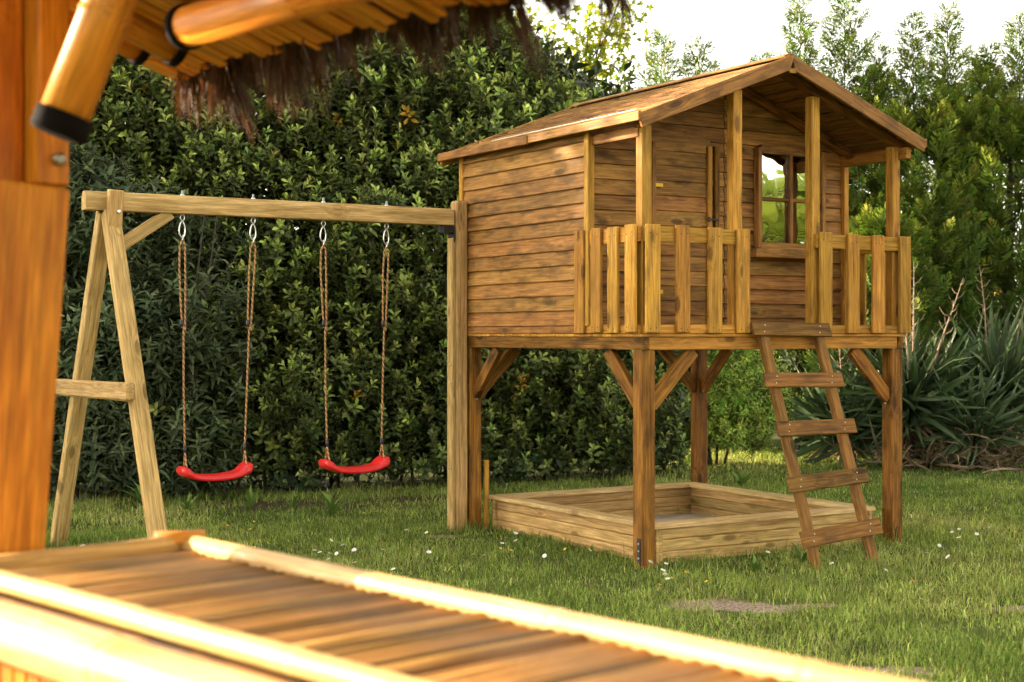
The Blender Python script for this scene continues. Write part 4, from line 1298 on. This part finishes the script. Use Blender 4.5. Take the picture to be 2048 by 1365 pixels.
# ---- yellow shrubs beyond the hedge, some standing in for sunlit lawn, and a far hedge line
def far_row():
    n = 3000
    x = rng.uniform(-22, 24, n); zt = 2.6 + lumps(x, x * 0, .7, 91) * .5
    z = rng.uniform(.03, 1, n) * zt
    y = 24 + np.abs(rng.normal(0, .5, n)) - lumps(x, z, 2.2, 92) * .35
    d = np.stack([rng.normal(0, .5, n), -.6 + rng.normal(0, .4, n), .5 + rng.normal(0, .4, n)], 1)
    o = scatter('far_hedge', I_SPR, np.stack([x, y, z], 1), d, rng.uniform(2.6, 4.2, n), colvar((.05, .085, .02), n, .3), colvar((.2, .27, .04), n, .3), rng.random(n), M['shrub'])
    tag(o, 'far green hedge line seen through the gaps', 'hedge', kind='stuff')
far_row()

def glow_shrub(x, y, h, r_, co, cy, label, seed):
    T = empty('garden_shrub', (x, y, 0))
    tag(T, label, 'shrub')
    n = 420
    th = rng.uniform(0, 6.28, n); ph = np.arccos(rng.uniform(-.3, 1, n)); q = rng.beta(3, 1.2, n)
    p = np.stack([np.cos(th) * np.sin(ph) * r_ * q, np.sin(th) * np.sin(ph) * r_ * q, np.clip(h * .55 + np.cos(ph) * h * .45 * q, .03, 9)], 1)
    d = np.stack([p[:, 0] + rng.normal(0, .3, n), p[:, 1] + rng.normal(0, .3, n), .5 + rng.normal(0, .3, n)], 1)
    scatter('foliage', I_SPR, p, d, rng.uniform(1.2, 2.0, n), colvar(co, n, .25), colvar(cy, n, .25), rng.random(n), M['maple'], T)
    tube('stem', T, [(0, 0, 0), (.03, 0, h * .5)], [.03, .015], 'bark', 6)
glow_shrub(2.75, 18.6, 1.0, .6, (.22, .24, .03), (.5, .42, .04), 'yellow shrub standing in for sunlit lawn glimpsed low behind the ladder', 1)  # yellow leaves take the place of the sunlit lawn beyond
glow_shrub(5.0, 19.2, 2.6, 1.3, (.30, .15, .03), (.6, .36, .05), 'orange-yellow sunlit shrub glimpsed through the conifers', 2)
glow_shrub(1.75, 18.2, .9, .5, (.2, .26, .03), (.45, .45, .05), 'yellow-green shrub standing in for sunlit lawn glimpsed between the hedge and light green shrub', 3)  # added where bright lawn shows through the gap

# ---- yucca clumps with dry flower stalks
def sword(L, Wd, bend, seed):
    r = random.Random(seed); t = Tmpl()
    seg = 4
    prev = None
    for i in range(seg + 1):
        f = i / seg
        a = bend * f * f
        z = L * f * math.cos(a * .6); x = L * f * math.sin(a * .6)
        w = Wd * (1.0 if f < .6 else (1 - f) / .4) * (.7 + .3 * min(1, f * 4)) * .5
        b = len(t.v)
        t.v += [np.array([x, -w, z]), np.array([x - .25 * w, 0, z]), np.array([x, w, z])]
        t.w += [f] * 3
        if prev is not None:
            t.t += [[prev, b, b + 1], [prev, b + 1, prev + 1], [prev + 1, b + 1, b + 2], [prev + 1, b + 2, prev + 2]]
        prev = b
    return t
SW = [sword(.74, .042, b, i) for i, b in enumerate((.1, .25, .45, .7))]
SWD = [sword(.55, .03, b, 9 + i) for i, b in enumerate((.6, 1.2, 1.8))]

def yucca(x, y, z, n, s, label, stalks):
    T = empty('yucca', (x, y, 0))
    tag(T, label, 'yucca', 'yuccas by the conifers')
    tube('trunk', T, [(0, 0, 0), (.01, 0, z * .6), (0, 0, z + .05)], [.06, .055, .045], 'bark', 8)
    th = rng.uniform(0, 6.28, n); el = np.arcsin(np.clip(rng.uniform(-.45, 1.0, n), -1, 1))
    d = np.stack([np.cos(th) * np.cos(el), np.sin(th) * np.cos(el), np.sin(el)], 1)
    p = np.array([[0, 0, z]]) + d * .03 + np.stack([rng.normal(0, .03, n), rng.normal(0, .03, n), rng.normal(0, .08, n)], 1)
    scatter('leaves', SW, p, d, s * rng.uniform(.75, 1.1, n), colvar((.036, .060, .026), n, .2, .05), colvar((.10, .145, .060), n, .2, .05), rng.beta(2, 1.2, n), M['yucca'], T)
    m = n // 3
    th = rng.uniform(0, 6.28, m)
    d = np.stack([np.cos(th), np.sin(th), rng.uniform(-1.6, -.3, m)], 1)
    p = np.stack([np.cos(th) * .05, np.sin(th) * .05, rng.uniform(.12, max(.2, z - .02), m)], 1)
    d2 = d / np.linalg.norm(d, axis=1, keepdims=True)
    sc = np.minimum(s * rng.uniform(.6, 1.0, m), np.where(d2[:, 2] < 0, (p[:, 2] / np.maximum(.05, -d2[:, 2]) / .55), 9))
    scatter('dead_leaves', SWD, p, d, np.maximum(sc, .2), colvar((.20, .14, .08), m, .3, .05), colvar((.33, .24, .15), m, .3, .05), rng.random(m), M['shrub'], T)
    for (sx, sy, ztop, lean) in stalks:
        bm = bmesh.new()
        base = Vector((sx * .3, sy * .3, z)); top = Vector((sx + lean, sy, ztop))
        pts = [base.lerp(top, f) + Vector((random.uniform(-.012, .012), 0, 0)) for f in np.linspace(0, 1, 7)]
        tube_into(bm, pts, [.013, .012, .011, .009, .007, .005, .002], 6)
        nt = 17
        for i in range(nt):
            f = .38 + .6 * i / nt
            c = base.lerp(top, f); a = i * 2.4
            ln = .17 * (1.1 - f) + .05
            e = Vector((math.cos(a), math.sin(a), 0))
            tube_into(bm, [c, c + e * ln * .5 + Vector((0, 0, ln * .25)), c + e * ln * .85 + Vector((0, 0, ln * .8))], [.0042, .0034, .0015], 4)
        me = bpy.data.meshes.new('dry_stalk'); bm.to_mesh(me); bm.free()
        link('dry_stalk', me, M['stalk'], T)
M['stalk'] = simple('dry_stalk', (.34, .235, .16), .8, noise=.35)
yucca(3.92, 14.7, .58, 330, 1.22, 'yucca with tall dry stalks, the middle one beside the right house post', [(-.02, 0, 1.95, .02), (.10, 0, 2.02, -.04), (.35, 0, 1.85, .20), (-.12, 0, 1.62, -.08)])
yucca(4.85, 14.9, .66, 330, 1.22, 'yucca at the picture edge with one thin dry stalk', [(-.1, 0, 1.98, -.06), (.30, 0, 1.75, .04)])
yucca(3.35, 15.0, .30, 230, 1.1, 'low yucca fanning out behind the ladder', [(.0, 0, 1.3, -.05)])
yucca(4.45, 14.35, .34, 200, .9, 'lowest yucca in front, above the heap of dead leaves', [])
yucca(5.6, 14.9, .5, 150, 1.0, 'yucca past the picture edge', [])

# heap of dead yucca leaves on the ground
def litter():
    n = 280
    x = rng.normal(4.35, .38, n); y = rng.normal(14.25, .22, n)
    d = np.stack([rng.normal(.1, .9, n), rng.normal(-.25, .6, n), rng.normal(.25, .3, n)], 1)
    o = scatter('dead_leaf_litter', SWD, np.stack([x, y, np.abs(rng.normal(.04, .09, n)) + .01], 1), d, rng.uniform(.4, .8, n), colvar((.10, .068, .038), n, .35, .06), colvar((.30, .22, .13), n, .35, .05), rng.random(n), M['shrub'])
    tag(o, 'heap of dry brown leaves under the yuccas', 'leaf litter', kind='stuff')
litter()

# ---- palm beside the viewer's right, seen in the window panes
def palm():
    T = empty('palm_tree', (5.5, 8.1, 0))
    tag(T, 'palm tree with arching fronds mirrored in the playhouse window', 'palm')
    tube('trunk', T, [(0, 0, 0), (.02, 0, 1.0), (0, .02, 2.45)], [.16, .13, .12], 'bark', 10)
    for i in range(34):
        a = i * 2.4; el = -.35 + 1.2 * ((i * .37) % 1)
        t = Tmpl(); L = 1.55
        for j in range(34):
            f = .15 + .85 * j / 34
            bend = f * f * .9
            c = np.array([L * f * math.cos(el - bend * .6), 0, L * f * math.sin(el - bend * .6)])
            for sgn in (-1, 1):
                dd = np.array([.75, sgn * .8, -.25]); dd /= np.linalg.norm(dd)
                t.kite(c, dd, np.array([.3, 0, .95]), .42 * (1.05 - f * .6), .034, f)
        t.stem((0, 0, 0), (L * .5 * math.cos(el - .1), 0, L * .5 * math.sin(el - .1)), .012, .5)
        v, tt, w = t.arr()
        ca, sa = math.cos(a), math.sin(a)
        v = v @ np.array([[ca, sa, 0], [-sa, ca, 0], [0, 0, 1]]) + np.array([0, 0, 2.45])
        col = np.array([[.12, .18, .03]]) * (1 - w[:, None]) + np.array([[.30, .34, .05]]) * w[:, None]
        mesh_np('frond', v, [tt], col, M['maple'], T)
palm()

# ------------------------------------------------------------------ grass and flowers
def in_house(x, y):
    dx, dy = x - N0[0], y - N0[1]
    return dx * cT + dy * sT, -dx * sT + dy * cT

def grass():
    parts = []
    for (y0, y1, dens) in ((4.6, 7.6, 7600), (7.6, 10.0, 5600), (10.0, 13.0, 3300), (13.0, 17.0, 1400)):
        xw = .40 * y1 + .5
        n = int((y1 - y0) * 2 * xw * dens)
        x = rng.uniform(-xw, xw, n); y = rng.uniform(y0, y1, n)
        keep = np.abs(x) < .385 * y + .5
        parts.append(np.stack([x[keep], y[keep]], 1))
    p = np.concatenate(parts)
    x, y = p[:, 0], p[:, 1]
    u, v = in_house(x, y)
    keep = ~((u > .2) & (u < 1.8) & (v > .14) & (v < 1.86))
    keep &= ~((x < 1.5) & (y > front_y(x) + .35))
    for (cx, cy, rx, ry) in SAND + DIRT:
        q = np.hypot((x - cx) / rx, (y - cy) / ry) + lumps(x, y, 16, 5) * .35 + lumps(x, y, 50, 6) * .2
        keep &= ~(rng.random(len(x)) < np.clip(1.4 - q, 0, .90))
    cl = lumps(x, y, 7, 15)
    keep &= rng.random(len(x)) < .72 + .28 * cl
    p = p[keep]; n = len(p); x, y = p[:, 0], p[:, 1]
    cl = lumps(x, y, 5, 16); cl2 = lumps(x, y, 1.5, 17)
    h = np.clip(.032 + .013 * cl + .008 * cl2 + rng.normal(0, .012, n), .012, .16)
    # taller at the hedge foot, round the legs and by the sandpit
    hd = np.clip(1 - (front_y(x) - y) / .9, 0, 1) * (x < 1.6)
    u, v = in_house(x, y)
    edge = np.exp(-(np.maximum(np.maximum(.17 - u, u - 1.83), np.maximum(.12 - v, v - 1.9)).clip(0) / .13) ** 2)
    h *= 1 + 1.1 * hd * rng.random(n) + .55 * edge * rng.random(n)
    tall = rng.random(n) < .012; h[tall] *= 1.9
    feet = [hw(a_, b_) for a_, b_ in ((.045, .045), (1.955, .045), (.045, 1.955), (1.955, 1.955), (-.07, 1.945), (-2.3, 1.2), (-2.49, 2.68), (.82, -.5), (1.25, -.5))]
    for f_ in feet:
        h *= 1 + 1.3 * np.exp(-(np.hypot(x - f_[0], y - f_[1]) / .13) ** 2) * rng.random(n)
    th = rng.uniform(0, 6.28, n); lean = np.abs(rng.normal(.5, .4, n))
    ld = np.stack([np.cos(th), np.sin(th)], 1)
    wd = rng.uniform(.0012, .0026, n) * (1 + .25 * np.clip(y - 8, 0, 6) * .5)
    ph = rng.uniform(0, 6.28, n); sx, sy = np.cos(ph) * wd, np.sin(ph) * wd
    z0 = np.zeros(n)
    b0 = np.stack([x - sx, y - sy, z0], 1); b1 = np.stack([x + sx, y + sy, z0], 1)
    mx = x + ld[:, 0] * lean * h * .35; my = y + ld[:, 1] * lean * h * .35
    m0 = np.stack([mx - sx * .8, my - sy * .8, h * .6], 1); m1 = np.stack([mx + sx * .8, my + sy * .8, h * .6], 1)
    tp = np.stack([x + ld[:, 0] * lean * h, y + ld[:, 1] * lean * h, h * (1 - .25 * lean.clip(0, 1.5))], 1)
    V = np.stack([b0, b1, m1, m0, tp], 1).reshape(-1, 3)
    i5 = np.arange(n)[:, None] * 5
    g = np.array([.25, .315, .066]); ye = np.array([.49, .46, .17]); dk = np.array([.115, .185, .04])
    t = np.clip(.46 + .25 * cl2 + .15 * lumps(x, y, 3, 18) + rng.normal(0, .22, n), 0, 1)[:, None]
    col = np.where(t < .5, dk + (g - dk) * t * 2, g + (ye - g) * (t - .5) * 2)
    dry = rng.random(n) < .05
    col[dry] = np.array([.28, .21, .10])
    col = col * np.exp(rng.normal(0, .30, (n, 1)) + (.16 * lumps(x, y, 9, 19) + .12 * lumps(x, y, 20, 20))[:, None] - .06)
    o = mesh_np('grass', V, [i5 + np.array([[0, 1, 2, 3]]), i5 + np.array([[3, 2, 4]])], np.repeat(col, 5, axis=0), M['grass'])
    tag(o, 'short green lawn grass', 'grass', kind='stuff')
    print('grass blades', n)
grass()

# broad-leaved weeds at the hedge foot
def weed(x, y, s, k, wide, label, seed):
    r = random.Random(seed)
    T = empty('weed_plant', (x, y, 0)); tag(T, label, 'weed', 'leafy weeds in the lawn')
    tm = sword(.30, wide, .55, seed)
    v, tt, w = tm.arr()
    me = None
    for i in range(k):
        a = i * 2.4 + r.uniform(-.3, .3); el = r.uniform(.15, .75)
        ca, sa = math.cos(a), math.sin(a)
        Rt = np.array([[ca, -sa, 0], [sa, ca, 0], [0, 0, 1]]) @ np.array([[math.cos(el), 0, math.sin(el)], [0, 1, 0], [-math.sin(el), 0, math.cos(el)]])
        vv = (v * s * r.uniform(.7, 1.1)) @ Rt.T
        col = np.array([[.09, .14, .028]]) * r.uniform(.8, 1.5) * (1 + .5 * w[:, None])
        mesh_np('leaf', vv, [tt], col, M['shrub'], T)
weed(-2.72, 11.05, .9, 13, .05, 'leafy weed clump between the A-frame legs at the hedge foot', 1)
weed(-2.35, 10.75, .6, 12, .035, 'grassy weed tuft beside the front A-frame leg', 2)
weed(-1.93, 10.95, .65, 8, .045, 'weed with two upright leaves under the nearer swing', 3)
weed(-1.28, 10.55, .7, 9, .05, 'broad upright weed between the two swings', 4)
weed(-1.62, 11.0, .55, 7, .045, 'weed rosette under the swing at the hedge foot', 5)
weed(1.95, 12.6, .7, 12, .05, 'leafy weed behind the far sandpit corner', 6)
weed(1.32, 8.65 - .62, .5, 9, .05, 'dandelion-like rosette by the sandpit front board', 7)
weed(1.62, 8.30, .5, 9, .05, 'dandelion-like rosette beside the ladder foot', 8)

def flowers():
    def px(l): return l
    # daisy prototype
    stem_bm = bmesh.new(); tube_into(stem_bm, [(0, 0, 0), (.004, 0, .035), (.002, 0, .072)], [.0012, .0011, .001], 5)
    sm = bpy.data.meshes.new('stem'); stem_bm.to_mesh(sm); stem_bm.free(); sm.materials.append(M['stem'])
    bm = bmesh.new()
    for i in range(15):
        a = i * 2 * math.pi / 15
        c, s = math.cos(a), math.sin(a)
        def q(r, w, z): return (c * r - s * w, s * r + c * w, z)
        vs_ = [bm.verts.new(q(*t)) for t in ((.004, -.001, 0), (.010, -.0022, .001), (.0155, -.0016, .0035), (.0155, .0016, .0035), (.010, .0022, .001), (.004, .001, 0))]
        bm.faces.new(vs_)
    pm = bpy.data.meshes.new('petals'); bm.to_mesh(pm); bm.free(); pm.materials.append(M['petal'])
    bm = bmesh.new(); bmesh.ops.create_uvsphere(bm, u_segments=8, v_segments=5, radius=.0052)
    dm = bpy.data.meshes.new('disc'); bm.to_mesh(dm); bm.free(); dm.materials.append(M['disc'])
    bm = bmesh.new()
    for i in range(5):
        a = i * 2 * math.pi / 5
        c, s = math.cos(a), math.sin(a)
        def q(r, w, z): return (c * r - s * w, s * r + c * w, z)
        vs_ = [bm.verts.new(q(*t)) for t in ((.001, 0, 0), (.007, -.0058, .003), (.012, -.004, .007), (.012, .004, .007), (.007, .0058, .003))]
        bm.faces.new(vs_)
    bmz = bpy.data.meshes.new('petals'); bm.to_mesh(bmz); bm.free(); bmz.materials.append(M['butter'])
    def flower(name, x, y, head, label, cat, group, centre, k):
        T = empty(name, (x, y, 0)); tag(T, label, cat, group)
        st = link('stem', sm, None, T)
        hs_ = random.uniform(.75, 1.1)
        st.scale = (1, 1, hs_)
        m = Matrix.Translation((.002, 0, .072 * hs_)) @ Matrix.Rotation(random.uniform(0, 6), 4, 'Z') @ Matrix.Rotation(random.uniform(.2, .9), 4, 'X') @ Matrix.Scale(random.uniform(.75, 1.0) * k, 4)
        h = link('petals', head, None, T, m)
        if centre: link('disc', dm, None, h, Matrix.Translation((0, 0, .001)) @ Matrix.Diagonal((1, 1, .6, 1)))
    def where(x):
        if x < .62: return 'in the lawn between the swings and the sandpit'
        if x < 1.35: return 'in the lawn by the near corner post'
        return 'in the open lawn beside and past the ladder'
    for x, y in DAISY:
        flower('daisy', x, y, pm, 'small white daisy with yellow centre ' + where(x), 'daisy', 'white daisies ' + where(x), True, 1.0)
    for x, y in BUTTER:
        flower('buttercup', x, y, bmz, 'small yellow buttercup ' + where(x), 'buttercup', 'yellow buttercups ' + where(x), False, 1.0)
DAISY = [(-0.66, 9.25), (-0.53, 9.16), (-1.08, 8.85), (-0.98, 8.58), (-1.13, 8.49), (-1.09, 8.41), (-1.02, 8.29), (-0.98, 8.28), (-0.90, 8.45), (-0.74, 8.45), (-1.00, 8.08), (-0.85, 8.01), (-0.63, 7.85), (-0.47, 8.37), (-0.06, 8.79), (0.02, 8.87), (-0.22, 8.37), (-0.16, 8.33), (0.16, 8.69), (0.44, 8.45), (0.18, 8.29), (-0.33, 7.16), (-0.12, 6.94), (0.21, 6.61), (0.75, 8.06), (0.82, 7.92), (0.91, 8.15), (0.78, 7.59), (0.78, 7.46), (0.78, 7.69), (1.67, 8.67), (1.91, 8.49), (1.71, 7.95), (1.93, 7.67), (1.90, 6.90), (2.51, 8.73), (2.72, 9.05), (2.84, 9.44), (2.76, 9.32), (2.88, 9.21), (3.05, 9.49), (2.96, 9.32), (2.33, 8.35), (2.39, 8.15), (2.95, 8.62), (1.44, 8.37), (-2.52, 8.54), (-2.49, 8.60), (2.39, 11.06), (0.02, 9.21)]
BUTTER = [(-1.70, 9.77), (-1.81, 9.44), (-1.65, 9.35), (-1.50, 8.81), (-1.43, 8.69), (-1.50, 8.62), (-1.50, 8.53), (-0.58, 9.37), (-0.07, 8.54), (0.30, 8.41), (0.90, 7.69), (0.80, 7.44), (0.72, 7.25), (0.96, 7.35), (2.01, 7.44), (3.15, 9.30), (-0.01, 8.37), (2.73, 14.06), (2.46, 14.44), (2.81, 14.06), (3.08, 14.50), (3.39, 11.62)]
flowers()
